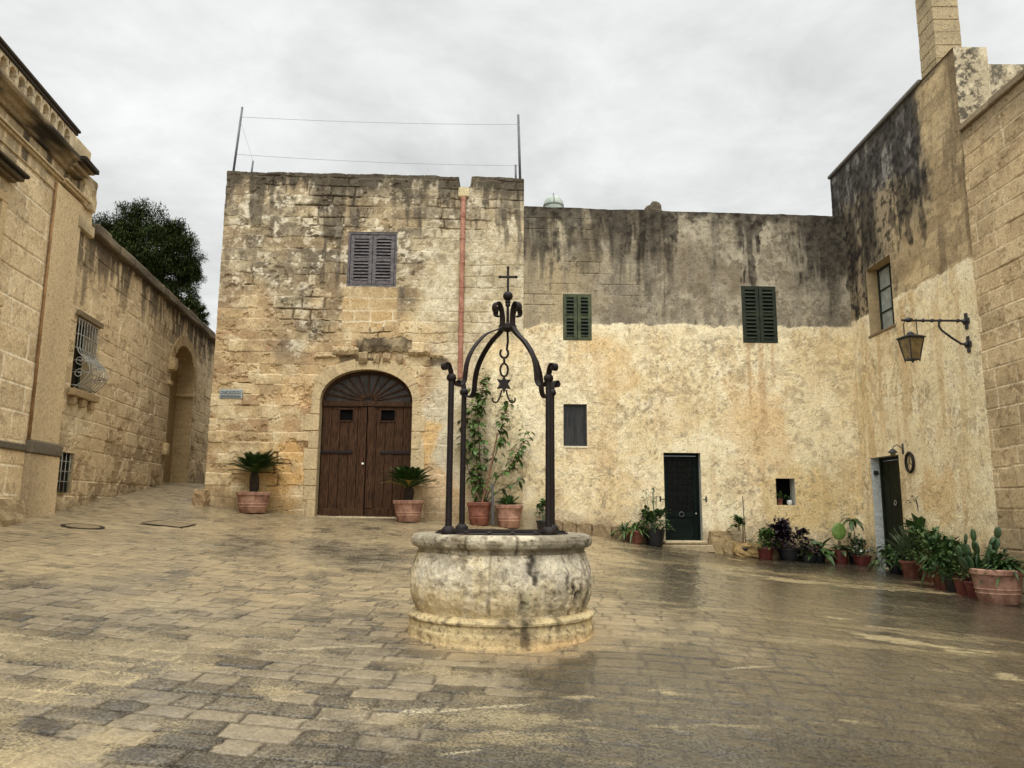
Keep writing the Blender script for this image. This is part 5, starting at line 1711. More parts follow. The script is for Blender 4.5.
def well_iron():
    for (px, py) in poles:
        zt = 2.765
        pm = MB()
        pm.tube([(px, py, 1.40), (px, py, 2.0), (px, py, zt - .04)], [.029, .027, .026], 14)
        pm.lathe((px, py, zt - .075), [(.028, 0), (.040, .012), (.044, .03), (.040, .05), (.03, .062)], 16)
        po = pm.build('pole', M_IRON, well, True, 35)
        fm = MB(); fm.lathe((px, py, 1.362), [(.06, 0), (.067, .02), (.06, .05), (.045, .065), (.035, .075)], 16)
        fm.build('foot', M_IRON, po, True, 35)
        d = Vector((CX - px, CY - py, 0)); R = d.length; d.normalize()
        side = Vector((-d.y, d.x, 0))
        P = lambda r, z: Vector((CX, CY, 0)) - d * r + Vector((0, 0, z))
        # scroll finial curling outwards
        fin = MB()
        path = [P(R + .0, zt - .02), P(R + .01, zt + .02)]
        for i in range(15):
            t = i / 14; an = pi * .5 - t * 2.0 * pi * .85; rr = .042 * (1 - .55 * t)
            path.append(P(R + .062 + rr * cos(pi - (t * 1.7 * pi)), zt + .045 + rr * sin(pi - (t * 1.7 * pi))))
        fin.ribbon(path, side, .058, .012)
        fin.tube([P(R + .062, zt + .045) - side * .030, P(R + .062, zt + .045) + side * .030], .017, 8)
        fin.build('finial', M_IRON, po)
        # ogee band up to the crown
        key = [(R - .02, zt - .075), (R - .07, zt - .10), (R - .115, zt - .095), (R - .145, zt - .05), (R - .155, zt + .03), (R - .175, zt + .13), (R - .225, zt + .235), (R - .305, zt + .335), (R - .40, zt + .42), (.10, 3.25), (.076, 3.285),
               (.068, 3.34), (.074, 3.42), (.096, 3.48), (.128, 3.50), (.158, 3.478), (.166, 3.44), (.152, 3.412), (.136, 3.420)]
        pts = []
        kk = [Vector((a, b_)) for a, b_ in key]
        for i in range(len(kk) - 1):
            p0 = kk[max(i - 1, 0)]; p1 = kk[i]; p2 = kk[i + 1]; p3 = kk[min(i + 2, len(kk) - 1)]
            for j in range(4):
                t = j / 4
                q = .5 * ((2 * p1) + (-p0 + p2) * t + (2 * p0 - 5 * p1 + 4 * p2 - p3) * t * t + (-p0 + 3 * p1 - 3 * p2 + p3) * t ** 3)
                pts.append(P(q.x, q.y))
        pts.append(P(*key[-1]))
        bm_ = MB(); bm_.ribbon(pts, side, .058, .012)
        bm_.build('arch_band', M_IRON, well)
    cr = MB()
    cr.lathe((CX, CY, 3.24), [(.03, 0), (.085, .02), (.085, .055), (.03, .07), (.014, .09), (.013, .24), (.024, .25), (.024, .27), (.014, .29)], 18)
    cr.build('crown_collar', M_IRON, well, True, 35)
    bl = MB(); bl.ball((CX, CY, 3.585), .048, 18); bl.lathe((CX, CY, 3.515), [(.02, 0), (.03, .01), (.02, .03)], 12)
    bl.build('ball', M_IRON, well, True)
    x = MB(); x.box((CX, CY, 3.745), (.022, .022, .24), None, .003); x.box((CX, CY, 3.775), (.15, .020, .020), None, .003)
    for q in ((CX - .078, 3.775), (CX + .078, 3.775), (CX, 3.868)): x.ball((q[0], CY, q[1]), .015, 8)
    x.build('cross', M_IRON, well)


well_iron()


def pulley():
    x, y = CX - .03, CY
    o = thing('pulley_hook', (x, y, 2.6), 'star-shaped iron pulley hook hanging under the well frame', 'hook')
    h = MB()
    h.tube([(CX, y, 3.24), (CX + .003, y, 3.14), (CX - .005, y, 3.08)] + [(x + .0 + .038 * cos(t), y, 3.03 + .045 * sin(t)) for t in np.linspace(.9, -4.0, 14)], .011, 8)
    h.build('s_hook', M_IRON, o, True)
    r = MB()
    r.tube([(x, y, 2.995), (x, y, 2.93)], .011, 8)
    r.tube([(x + .036 * cos(t), y, 2.87 + .062 * sin(t)) for t in np.linspace(0, 2 * pi, 21)], .010, 8, False)
    r.build('ring', M_IRON, o, True)
    s = MB(); vs = []
    for w in (-.02, .02):
        for k in range(12):
            a = pi / 2 + pi * k / 6; rr = .088 if k % 2 == 0 else .045
            vs.append((x + rr * cos(a) * .85, y + w, 2.735 + rr * sin(a)))
    fs = [tuple(range(12)), tuple(range(23, 11, -1))] + [(k, 12 + k, 12 + (k + 1) % 12, (k + 1) % 12) for k in range(12)]
    s.add(vs, fs); s.build('star', M_IRON, o)
    for sg in (-1, 1):
        f = MB()
        f.tube([(x + sg * .02, y, 2.68), (x + sg * .035, y, 2.62), (x + sg * .05, y, 2.585)] + [(x + sg * (.078 + .028 * cos(t)), y, 2.59 + .028 * sin(t)) for t in np.linspace(pi, 2 * pi + .6, 10)], .008, 6)
        f.build('claw', M_IRON, o, True)


pulley()

# ------------------------------------------------------------------ plants
def leaf(mb, base, d, up, L, W, fold=.25, droop=.3, n=3):
    """a bent, folded leaf blade"""
    d = Vector(d).normalized(); up = Vector(up)
    s = d.cross(up)
    if s.length < 1e-4: s = d.cross(Vector((1, 0, 0)))
    s.normalize(); nn = s.cross(d).normalized()
    vs = []; fs = []
    for i in range(n + 1):
        t = i / n
        p = Vector(base) + d * (L * t) - Vector((0, 0, 1)) * (droop * L * t * t)
        w = W * (sin(pi * min(1, t * .92 + .08)) ** .8)
        vs += [p - s * w / 2 + nn * fold * w / 2, p, p + s * w / 2 + nn * fold * w / 2]
    for i in range(n):
        o = i * 3
        fs += [(o, o + 1, o + 4, o + 3), (o + 1, o + 2, o + 5, o + 4)]
    mb.add(vs, fs)


def rdir(rng, zmin=-.2, zmax=1.0):
    z = rng.uniform(zmin, zmax); a = rng.uniform(0, 2 * pi); r = sqrt(max(0, 1 - z * z))
    return Vector((r * cos(a), r * sin(a), z))


def pot(parent, c, r, h, mat, rim=True, ridges=False, soil=M_SOIL):
    mb = MB(); rb = r * .74
    pr = [(rb * .96, 0), (rb, .01)]
    if ridges:
        for t in (.3, .42):
            pr += [(rb + (r - rb) * t - .0, h * (t - .03)), (rb + (r - rb) * t + r * .035, h * t), (rb + (r - rb) * (t + .05), h * (t + .03))]
    pr += [(rb + (r - rb) * .78, h * .80)]
    if rim: pr += [(r * .97, h * .82), (r * 1.03, h * .85), (r * 1.04, h * .97), (r * 1.0, h)]
    else: pr += [(r, h * .99), (r * .99, h)]
    pr += [(r * .9, h), (r * .88, h * .86)]
    mb.lathe(c, pr, 28)
    mb.build('pot', mat, parent, True, 35)
    sm = MB(); sm.lathe((c[0], c[1], c[2]), [(r * .89, h * .86), (r * .89, h * .90), (r * .5, h * .92), (.001, h * .93)], 20)
    sm.build('soil', soil, parent)


def potted(name, px, py, label, cat, r, h, mat, group=None, ridges=False, rim=True, soil=M_SOIL, loc=None):
    p = loc if loc is not None else ground_hit(px, py)
    p = Vector((p[0], p[1], float(gz(p[0], p[1]))))
    o = thing(name, p, label, cat, group)
    pot(o, (p.x, p.y, p.z - .005), r, h, mat, rim, ridges, soil)
    return o, Vector((p.x, p.y, p.z + h * .92))


def cycad(o, top, H, n, L, seed, dry=0):
    rng = random.Random(seed)
    tr = MB(); prof = [(.07, 0), (.10, H * .25), (.105, H * .6), (.085, H * .9), (.04, H)]
    tr.lathe(top, prof, 14)
    t = tr.build('trunk', M_CYTRUNK, o)
    for v in t.data.vertices: v.co += Vector([rng.uniform(-.012, .012) for _ in range(3)])
    fl = MB(); dr = MB(); rc = MB()
    for k in range(n):
        a = 2.399 * k + rng.uniform(-.2, .2); tt = k / n
        el = radians(84 - 66 * tt + rng.uniform(-6, 6))
        l = L * rng.uniform(.85, 1.1) * (.75 + .35 * min(1, tt * 2))
        h = Vector((cos(a), sin(a), 0))
        pts = []
        m = 15
        for i in range(m + 1):
            s = i / m
            e = el - s * s * radians(34)
            if i == 0: p = Vector(top) + Vector((0, 0, H * .97)) + h * .03
            else: p = pts[-1] + (h * cos(e) + Vector((0, 0, sin(e)))) * (l / m)
            pts.append(p)
        mb = dr if k >= n - dry else fl
        mb.tube(pts, [.008 * (1 - .7 * i / m) for i in range(m + 1)], 4)
        side = Vector((-h.y, h.x, 0))
        for i in range(2, m):
            for s in (-1, 1):
                for q in (0, .5):
                    b = pts[i].lerp(pts[i + 1], q)
                    tg = (pts[i + 1] - pts[i]).normalized()
                    ll = l * .27 * sin(pi * (i + q) / m * .85 + .35)
                    d = (side * s * .85 + tg * .6 + Vector((0, 0, .22))).normalized()
                    e1 = b + d * ll
                    w = tg * .013
                    vv = [b - w, b + w, e1 + w * .25 - Vector((0, 0, .012)), e1 - w * .25 - Vector((0, 0, .012))]
                    mb.add(vv, [(0, 1, 2, 3)])
    fl.build('foliage', M_LEAF_CY, o)
    if dr.v: dr.build('dry_frond', M_LEAF_DRY, o)


o, top = potted('potted_cycad', 0, 0, 'potted cycad with dark trunk standing left of the arched brown door', 'potted plant', .36, .45, M_TERRA, 'cycads flanking the arched door', True, loc=FA.p(-5.68, .42, 0))
cycad(o, top, .46, 74, .58, 1)
o, top = potted('potted_cycad', 0, 0, 'smaller cycad with yellowing fronds in a clay pot right of the arched door', 'potted plant', .33, .46, M_TERRA, 'cycads flanking the arched door', True, loc=FA.p(-2.26, .62, 0))
cycad(o, top, .32, 60, .58, 2, 3)


def bush(o, c, R, H, n, L, W, mat, seed, name='foliage', zlo=-.1, droop=.4, stems=8):
    rng = random.Random(seed); mb = MB(); st = MB()
    c = Vector(c)
    tips = []
    for k in range(stems):
        a = rng.uniform(0, 2 * pi); rr = R * sqrt(rng.random()) * .8
        tip = c + Vector((rr * cos(a), rr * sin(a), H * rng.uniform(.55, .95)))
        midp = c.lerp(tip, .5) + Vector((-rr * .15 * cos(a), -rr * .15 * sin(a), H * .08))
        st.tube([c + Vector((rng.uniform(-.03, .03), rng.uniform(-.03, .03), -.03)), midp, tip], [.007, .005, .003], 5)
        tips.append((midp, tip))
    for k in range(n):
        m, t = rng.choice(tips)
        p = m.lerp(t, rng.random() ** .7) + rdir(rng, -1, 1) * R * .30 * rng.random()
        if rng.random() < .25: p = c + Vector((rng.uniform(-R, R) * .9, rng.uniform(-R, R) * .9, rng.uniform(.02, .4) * H))
        out = (p - c); out.z *= .4
        d = (out.normalized() + rdir(rng, -.2, .9) * .9)
        leaf(mb, p, d, (0, 0, 1), L * rng.uniform(.7, 1.25), W * rng.uniform(.7, 1.2), .3, droop * rng.uniform(.4, 1.4))
    s = st.build('stem', M_LEAF_G, o)
    return mb.build(name, mat, o)


def rosette(o, c, n, L, W, mat, seed, el0=80, el1=10, name='foliage', droop=.35):
    rng = random.Random(seed); mb = MB()
    for k in range(n):
        a = 2.399 * k; el = radians(el0 + (el1 - el0) * k / n + rng.uniform(-8, 8))
        d = Vector((cos(a) * cos(el), sin(a) * cos(el), sin(el)))
        leaf(mb, Vector(c) + Vector((cos(a) * .02, sin(a) * .02, 0)), d, (0, 0, 1), L * rng.uniform(.75, 1.15), W, .5, droop * rng.uniform(.5, 1.4), 5)
    return mb.build(name, mat, o)


def vine(mb_st, mb_lf, path, nl, L, W, seed, spread=.12, t0=.2):
    rng = random.Random(seed)
    path = [Vector(p) for p in path]
    pts = []
    for i in range(len(path) - 1):
        for j in range(5): pts.append(path[i].lerp(path[i + 1], j / 5) + Vector([rng.uniform(-.012, .012) for _ in range(3)]))
    pts.append(path[-1])
    n = len(pts)
    mb_st.tube(pts, [.014 * (1 - .7 * i / n) for i in range(n)], 6)
    for k in range(nl):
        t = t0 + (1 - t0) * rng.random()
        i = min(n - 2, int(t * (n - 1)))
        p = pts[i] + rdir(rng, -.5, .6) * spread * rng.uniform(.2, 1)
        d = rdir(rng, -.6, .5); d.y -= .3
        leaf(mb_lf, p, d, (0, 0, 1), L * rng.uniform(.7, 1.3), W * rng.uniform(.7, 1.2), .25, .5)


def climber():
    loc = FA.p(-.72, .45, 0)
    o, top = potted('potted_climber', 0, 0, 'tall climbing plant on stakes in a clay pot seen between the well poles', 'potted plant', .27, .50, M_TERRA_R, None, True, loc=loc)
    st = MB(); lf = MB(); yl = MB()
    q = lambda u, z, w=.35: FA.p(u, w, z)
    b = q(-.62, top.z)
    vine(st, lf, [b, q(-.78, 2.4), q(-.86, 3.2), q(-.74, 4.0), q(-.60, 4.65)], 130, .17, .11, 1, .16, .15)
    vine(st, lf, [b, q(-.95, 2.3), q(-1.08, 2.9), q(-1.05, 3.45), q(-1.0, 3.85)], 70, .16, .10, 2, .14, .2)
    vine(st, lf, [b, q(-.72, 2.7), q(-.78, 3.6), q(-.66, 4.35)], 100, .16, .11, 3, .18, .1)
    vine(st, lf, [b, q(-.5, 2.4), q(-.30, 3.0), q(-.2, 3.6), q(-.06, 4.05)], 64, .16, .10, 4, .14, .35)
    vine(st, lf, [b, q(-.35, 2.2), q(-.02, 2.55), q(.20, 2.95), q(.34, 3.35)], 66, .16, .105, 5, .14, .35)
    vine(st, lf, [b, q(-.3, 1.95), q(.1, 2.15), q(.3, 2.3)], 22, .15, .08, 6, .14, .3)
    vine(st, lf, [b, q(-.85, 1.9), q(-.9, 2.3)], 26, .15, .07, 7, .2, .0)
    for (u, z) in ((-.62, 4.6), (-.9, 4.2), (-1.0, 3.8), (-.85, 3.9), (.34, 3.35), (-.15, 4.0)):
        rng = random.Random(int(z * 100))
        for k in range(6):
            leaf(yl, q(u, z, .36) + rdir(rng, -1, 1) * .13, rdir(rng, -.6, .5), (0, 0, 1), .13, .08)
    st.build('stem', M_BARK, o); lf.build('foliage', M_LEAF_M, o); yl.build('young_leaves', M_LEAF_Y, o)
    sk = MB()
    sk.tube([FA.p(-.80, .62, top.z - .48), FA.p(-.55, .52, 2.1), FA.p(-.33, .42, 3.25)], [.024, .022, .016], 7)
    sk.build('stake', M_STAKE, o)
    s2 = MB(); s2.tube([FA.p(-.42, .62, top.z - .45), FA.p(-.44, .60, 2.1)], .028, 7)
    s2.build('grey_post', M_STEEL, o)
    o2, top2 = potted('potted_agave', 0, 0, 'squat clay pot of spiky green rosette right of the staked climber', 'potted plant', .30, .50, M_TERRA, None, True, loc=FA.p(-.06, .45, 0))
    rosette(o2, top2, 26, .42, .07, M_LEAF_D, 12, 85, 15)
    rosette(o2, top2 + Vector((-.1, 0, .05)), 14, .3, .05, M_LEAF_M, 13, 80, 25, 'offset')


climber()
o, top = potted('potted_jade', 0, 0, 'small dark jade bush against the cream wall behind the right well pole', 'potted plant', .17, .22, M_BPOT, None, loc=FA.p(.72, .30, 0))
bush(o, top, .20, .52, 90, .11, .07, M_LEAF_D, 14)
rosette(o, top + Vector((0, 0, .38)), 12, .16, .10, M_LEAF_M, 15, 70, -10, 'rosette')


def at_fa(u, w): return FA.p(u, w, 0)
def at_ri(u, w): return RI.p(u, w, 0)


G1 = 'pots by the green door'
o, top = potted('potted_agapanthus', 0, 0, 'strappy-leaved plant in a clay pot left of the green door', 'potted plant', .20, .28, M_TERRA_R, G1, loc=at_fa(2.74, .42))
rosette(o, top, 34, .55, .055, M_LEAF_M, 21, 85, 5, droop=.7); rosette(o, top + Vector((-.25, -.05, 0)), 18, .45, .05, M_LEAF_D, 22, 80, 5, 'offset', .7)
o, top = potted('potted_shrub', 0, 0, 'dark leafy shrub with tall seed stalks in a black pot by the green door', 'potted plant', .23, .36, M_BPOT, G1, rim=False, loc=at_fa(3.18, .42))
bush(o, top, .36, .50, 360, .15, .07, M_LEAF_D, 23)
sk = MB(); rng = random.Random(5)
for k in range(6):
    a = rng.uniform(-.25, .12); z = rng.uniform(.6, .95)
    b = top + Vector((a * .3, 0, 0)); e = top + Vector((a, rng.uniform(-.08, .08), z))
    sk.tube([b, b.lerp(e, .5) + Vector((0, 0, .04)), e], .006, 5)
    for j in range(8): leaf(sk, e + rdir(rng, -1, 1) * .04, rdir(rng, -1, 1), (0, 0, 1), .06, .03)
sk.build('seed_stalk', M_LEAF_G, o)

G2 = 'pots along the foot of the plastered house'
o, top = potted('potted_stick_plant', 0, 0, 'single round-leaved plant tied to a tall thin stick under the niche', 'potted plant', .14, .20, M_BPOT, G2, loc=at_fa(5.18, .34))
sk = MB(); sk.tube([top, top + Vector((.02, 0, .55)), top + Vector((.0, 0, .62))], .014, 6); sk.tube([top + Vector((.08, .05, -.1)), top + Vector((.06, .08, 1.15))], .010, 5); sk.build('stem', M_BARK, o)
bush(o, top + Vector((-.08, 0, .42)), .17, .26, 70, .16, .11, M_LEAF_D, 31)
o, top = potted('potted_bush', 0, 0, 'bright green low bush in a red pot left of the purple plant', 'potted plant', .20, .26, M_RED, G2, loc=at_fa(5.64, .42))
bush(o, top, .34, .46, 480, .11, .055, M_LEAF_M, 32)
o, top = potted('potted_purple_plant', 0, 0, 'bushy purple-black leaved plant below the niche', 'potted plant', .26, .28, M_BPOT, G2, loc=at_fa(6.18, .45))
bush(o, top, .46, .62, 850, .14, .08, M_LEAF_P, 33)
o, top = potted('potted_flower', 0, 0, 'low dark pot with small pinkish flowers in front of the purple plant', 'potted plant', .18, .16, M_BPOT, G2, loc=at_fa(6.52, .62))
bush(o, top, .24, .2, 120, .09, .04, M_LEAF_G, 34)
fl = MB(); rng = random.Random(9)
M_PINK = mat_simple('dusty_pink_petals', C4(128, 84, 92), C4(160, 112, 116), 20, .7, .05)
for k in range(16):
    p = top + Vector((rng.uniform(-.22, .22), rng.uniform(-.22, .1), rng.uniform(.06, .2)))
    fl = MB()
    for j in range(4): leaf(fl, p, rdir(rng, -.2, 1), (0, 0, 1), .04, .034)
    fl.build('flower', M_PINK, o)
o, top = potted('potted_broadleaf', 0, 0, 'dark spreading broad-leaved plant between purple bush and round green paddle', 'potted plant', .18, .24, M_BPOT, G2, loc=at_fa(6.84, .42))
rosette(o, top, 26, .55, .16, M_LEAF_D, 35, 75, -5, droop=.6)
o, top = potted('potted_paddle_plant', 0, 0, 'plant with one big round light-green paddle in a red plastic pot', 'potted plant', .18, .30, M_RED, G2, rim=False, loc=at_fa(7.30, .50))
pd = MB(); pd.ball(top + Vector((.0, 0, .42)), (.16, .035, .19), 16); po_ = pd.build('paddle', M_LEAF_L, o, True)
sk = MB(); sk.tube([top, top + Vector((0, 0, .22))], [.03, .035], 8); sk.build('stem', M_BARK, o)
rosette(o, top, 16, .36, .12, M_LEAF_G, 36, 60, 0, droop=.5)
o, top = potted('potted_papaya', 0, 0, 'slender bare-stemmed seedling with a drooping leaf tuft in a black pot', 'potted plant', .16, .26, M_BPOT, G2, loc=at_fa(7.66, .45))
sk = MB(); sk.tube([top, top + Vector((.02, 0, .4)), top + Vector((-.02, 0, .72))], [.014, .011, .008], 6); sk.build('stem', M_BARK, o)
rosette(o, top + Vector((-.02, 0, .70)), 12, .32, .10, M_LEAF_D, 37, 45, -15, droop=.9)
bush(o, top, .2, .2, 60, .12, .02, M_LEAF_G, 38)
o, top = potted('potted_flower', 0, 0, 'white-flowered plant in a red pot at the foot of the right doorway', 'potted plant', .20, .22, M_RED, G2, loc=at_ri(.70, .42))
bush(o, top, .36, .44, 380, .11, .045, M_LEAF_G, 39)
fl = MB(); rng = random.Random(11)
for k in range(12):
    p = top + Vector((rng.uniform(-.22, .2), rng.uniform(-.26, .0), rng.uniform(.1, .3)))
    fl = MB()
    for j in range(5): leaf(fl, p, rdir(rng, -.2, 1), (0, 0, 1), .045, .035)
    fl.build('flower', M_WHITEP, o)

G3 = 'pots along the right-hand wall'
o, top = potted('potted_trailing_plant', 0, 0, 'dark trailing plant spilling over a low pot beside the right doorway', 'potted plant', .17, .16, M_BPOT, G3, loc=ground_hit(897, 573))
bush(o, top, .42, .40, 420, .15, .07, M_LEAF_D, 41, droop=.9)
o, top = potted('potted_grass', 0, 0, 'tall clump of grassy upright blades in a clay pot before the right doorway', 'potted plant', .22, .32, M_TERRA_R, G3, loc=ground_hit(913, 577))
rosette(o, top, 150, .82, .034, M_LEAF_G, 42, 89, 48, droop=.22)
o, top = potted('potted_banana', 0, 0, 'tallest potted plant of the row with big upright banana-like leaves', 'potted plant', .24, .34, M_TERRA_R, G3, loc=ground_hit(926, 578))
rosette(o, top + Vector((0, 0, .30)), 14, .80, .27, M_LEAF_D, 43, 86, 50, droop=.22)
bush(o, top, .44, .80, 700, .13, .055, M_LEAF_D, 44)
sk = MB(); sk.tube([top, top + Vector((.02, 0, .6)), top + Vector((-.08, 0, 1.22))], .010, 5); rng = random.Random(3)
for j in range(12): leaf(sk, top + Vector((-.08, 0, 1.18)) + rdir(rng, -.6, 1) * .10, rdir(rng, -.5, 1), (0, 0, 1), .11, .06)
sk.build('sprig', M_LEAF_P, o)
o, top = potted('potted_shrub', 0, 0, 'rounded fine-leaved shrub in a clay pot between banana plant and broad-leaved pot', 'potted plant', .23, .32, M_TERRA_R, G3, loc=ground_hit(934, 582))
bush(o, top, .46, .72, 900, .10, .045, M_LEAF_DM, 45)
o, top = potted('potted_broadleaf', 0, 0, 'mound of broad drooping leaves in a clay pot mid-row along the right wall', 'potted plant', .22, .34, M_TERRA_R, G3, loc=ground_hit(946, 589))
rosette(o, top + Vector((0, 0, .24)), 52, .40, .15, M_LEAF_DM, 46, 84, -25, droop=.8)
bush(o, top, .42, .70, 420, .15, .075, M_LEAF_D, 47)
o, top = potted('potted_fern', 0, 0, 'small dark green filler plant beside the mound of broad leaves', 'potted plant', .15, .24, M_BPOT, G3, loc=ground_hit(955, 592))
bush(o, top, .30, .40, 330, .11, .05, M_LEAF_D, 48)
o, top = potted('potted_herb', 0, 0, 'yellowish-green upright herb in the first of two small red pots', 'potted plant', .17, .28, M_RED, G3, loc=ground_hit(966, 595))
bush(o, top, .30, .56, 460, .11, .045, M_LEAF_DM, 49)
o, top = potted('potted_herb', 0, 0, 'low herb in the small red pot touching the large cactus pot', 'potted plant', .16, .27, M_RED, G3, loc=ground_hit(977, 598))
bush(o, top, .26, .42, 330, .10, .045, M_LEAF_DM, 50)


def cactus_pot():
    o, top = potted('potted_cactus', 0, 0, 'large ridged terracotta pot with prickly pear cactus at the end of the right row', 'potted plant', .36, .52, M_TERRA, G3, True, soil=M_PEBBLE, loc=ground_hit(999, 603))
    pads = MB()

    def pad(p, d, L, W, T=.035):
        d = Vector(d).normalized()
        M = d.to_track_quat('Z', 'Y').to_matrix()
        pads.ball(p + d * L * .5, (W * .62, T * .8, L * .52), 12, M)
        return p + d * L * .92
    b = top + Vector((-.22, .1, 0))
    for dx, chain in (((-.10), ((-.25, .24, .15), (-.1, .20, .12), (.12, .17, .07))), ((.0), ((.05, .26, .16), (-.22, .22, .11), (-.05, .20, .07))), (.10, ((.35, .24, .16), (.25, .2, .13), (.5, .14, .10))), (-.16, ((-.5, .24, .13), (-.15, .18, .1)))):
        p = b + Vector((dx, 0, 0))
        for (lean, L, W) in chain: p = pad(p, (lean, -.05, 1), L, W)
    p = b + Vector((.16, -.05, .1)); p = pad(p, (.5, 0, 1), .24, .16); p = pad(p, (.3, 0, 1), .22, .15); pad(p, (.15, 0, 1), .18, .14)
    pads.build('cactus_pad', M_CACT, o, True)
    rosette(o, top + Vector((.12, -.05, .04)), 60, .46, .06, M_LEAF_D, 51, 60, 5, droop=.6)
    bush(o, top + Vector((-.06, 0, 0)), .32, .30, 260, .12, .05, M_LEAF_D, 52)


cactus_pot()
o, top = potted('potted_succulent', 0, 0, 'small grey-green succulent half hidden behind the large cactus pot', 'potted plant', .14, .2, M_TERRA, G3, loc=ground_hit(1019, 596))
bush(o, top, .18, .24, 90, .09, .05, M_LEAF_G, 53)

# plants inside the niche
zz = NI['za']
o = thing('niche_plant', FA.p(6.24, -.12, zz), 'small leafy plant in a brown pot inside the wall niche', 'potted plant')
pot(o, FA.p(6.24, -.12, zz + .003), .075, .14, M_TERRA_R)
bush(o, FA.p(6.24, -.12, zz + .13), .12, .17, 60, .09, .05, M_LEAF_M, 61)
o = thing('white_cup', FA.p(6.46, -.10, zz), 'little white pot inside the wall niche', 'pot')
mb = MB(); mb.lathe(FA.p(6.46, -.10, zz + .003), [(.04, 0), (.06, .04), (.062, .10), (.055, .11), (.05, .10), (.045, .03)], 18); mb.build('cup', M_WPOT, o, True)
bush(o, FA.p(6.46, -.10, zz + .10), .06, .1, 22, .06, .03, M_LEAF_D, 62)

# ------------------------------------------------------------------ lamps and signs on the walls
def wall_lantern():
    z = 4.93; u = 4.62
    o = thing('wall_lantern', RI.p(u, 0, 4.7), 'black iron lantern on a long scrolled bracket on the right wall', 'lantern')
    pl = MB()
    for zc, h in ((4.92, .30), (4.50, .30)):
        RI.box(pl, u - .04, u + .04, .002, .03, zc - h / 2, zc + h / 2, .01); RI.box(pl, u - .09, u + .09, .004, .034, zc - .05, zc + .05, .01)
        pl.ball(RI.p(u, .05, zc), .045, 12)
    pl.build('wall_plate', M_BLACK, o, True, 30)
    ar = MB()
    ar.tube([RI.p(u, .02, z), RI.p(u, 1.08, z), RI.p(u, 1.16, z + .01)], .020, 10)
    for w in (.16, .48, .62, .78): ar.ball(RI.p(u, w, z), .036, 10)
    ar.ball(RI.p(u, 1.03, z + .012), (.08, .045, .045), 12)
    ar.tube([RI.p(u, .04, 4.50), RI.p(u, .14, 4.51), RI.p(u, .30, 4.62), RI.p(u, .47, 4.76), RI.p(u, .50, 4.82), RI.p(u, .50, z)], .020, 8)
    ar.build('bracket', M_BLACK, o, True, 40)
    hg = MB(); cw = 1.0
    hg.tube([RI.p(u, cw + .13, 4.66), RI.p(u, cw + .13, 4.86), RI.p(u, cw + .10, z), RI.p(u, cw + .02, z + .02)], .010, 6)
    hg.tube([RI.p(u, cw - .10, 4.66), RI.p(u, cw - .10, z + .04)], .010, 6)
    hg.build('hanger', M_BLACK, o, True, 40)
    c = RI.p(u, cw + .02, 0)
    zt, zb = 4.60, 4.22; rt, rb = .145, .085
    fr = MB()
    cor = [(1, 1), (1, -1), (-1, -1), (-1, 1)]
    rot = Matrix.Rotation(radians(12), 3, 'Z')
    def P(sx, sy, r, zz): return Vector((c.x, c.y, zz)) + rot @ Vector((sx * r, sy * r, 0))
    for k in range(4):
        a, b_ = cor[k], cor[(k + 1) % 4]
        fr.tube([P(a[0], a[1], rt, zt), P(a[0], a[1], rb, zb)], .012, 6)
        fr.tube([P(a[0], a[1], rt, zt), P(b_[0], b_[1], rt, zt)], .014, 6); fr.tube([P(a[0], a[1], rb, zb), P(b_[0], b_[1], rb, zb)], .012, 6)
        fr.tube([P(a[0], a[1], rb, zb), P(a[0], a[1], rb * .95, zb - .04)], .012, 6)
    f = fr.build('lantern_frame', M_BLACK, o, True, 40)
    for k in range(4):
        a, b_ = cor[k], cor[(k + 1) % 4]
        g = MB(); g.add([P(a[0], a[1], rt * .97, zt), P(b_[0], b_[1], rt * .97, zt), P(b_[0], b_[1], rb * .97, zb), P(a[0], a[1], rb * .97, zb)], [(0, 1, 2, 3)]); g.build('glass', M_LGLASS, f)
    bt = MB(); bt.add([P(s[0], s[1], rb, zb) for s in cor], [(0, 1, 2, 3)]); bt.tube([Vector((c.x, c.y, zb)), Vector((c.x, c.y, zb - .05))], [.03, .012], 8); bt.build('base', M_BLACK, f)
    rf = MB(); rr = rt * 1.18
    vs = [P(s[0], s[1], rr, zt + .005) for s in cor] + [P(s[0], s[1], rt * .5, zt + .07) for s in cor] + [P(s[0], s[1], rr, zt + .022) for s in cor]
    rf.add(vs, [(3, 2, 1, 0)] + [(k, (k + 1) % 4, 8 + (k + 1) % 4, 8 + k) for k in range(4)] + [(8 + k, 8 + (k + 1) % 4, 4 + (k + 1) % 4, 4 + k) for k in range(4)] + [(4, 5, 6, 7)])
    rf.lathe((c.x, c.y, zt + .068), [(.06, 0), (.065, .02), (.04, .045), (.012, .06)], 12)
    rf.build('lantern_roof', M_BLACK, o)


wall_lantern()


def door_lamp():
    o = thing('door_lamp', RI.p(2.0, 0, 2.75), 'tiny dark lamp on a bracket above the right doorway', 'lamp')
    br = MB(); u = 2.02
    br.tube([RI.p(u, 0, 2.84), RI.p(u, .12, 2.93), RI.p(u, .2, 2.90), RI.p(u, .22, 2.84)], .009, 6); RI.box(br, u - .03, u + .03, 0, .02, 2.74, 2.96, .006)
    br.build('bracket', M_BLACK, o, True, 40)
    sh = MB(); c = RI.p(u, .22, 2.72); sh.lathe(c, [(.10, .05), (.085, .07), (.03, .12), (.012, .13)], 14); sh.build('lamp_shade', M_BLACK, o, True, 40)
    bl = MB(); bl.lathe(c, [(.02, -.03), (.05, -.01), (.055, .045), (.03, .06)], 12); bl.build('lamp_glass', M_LGLASS, o, True)


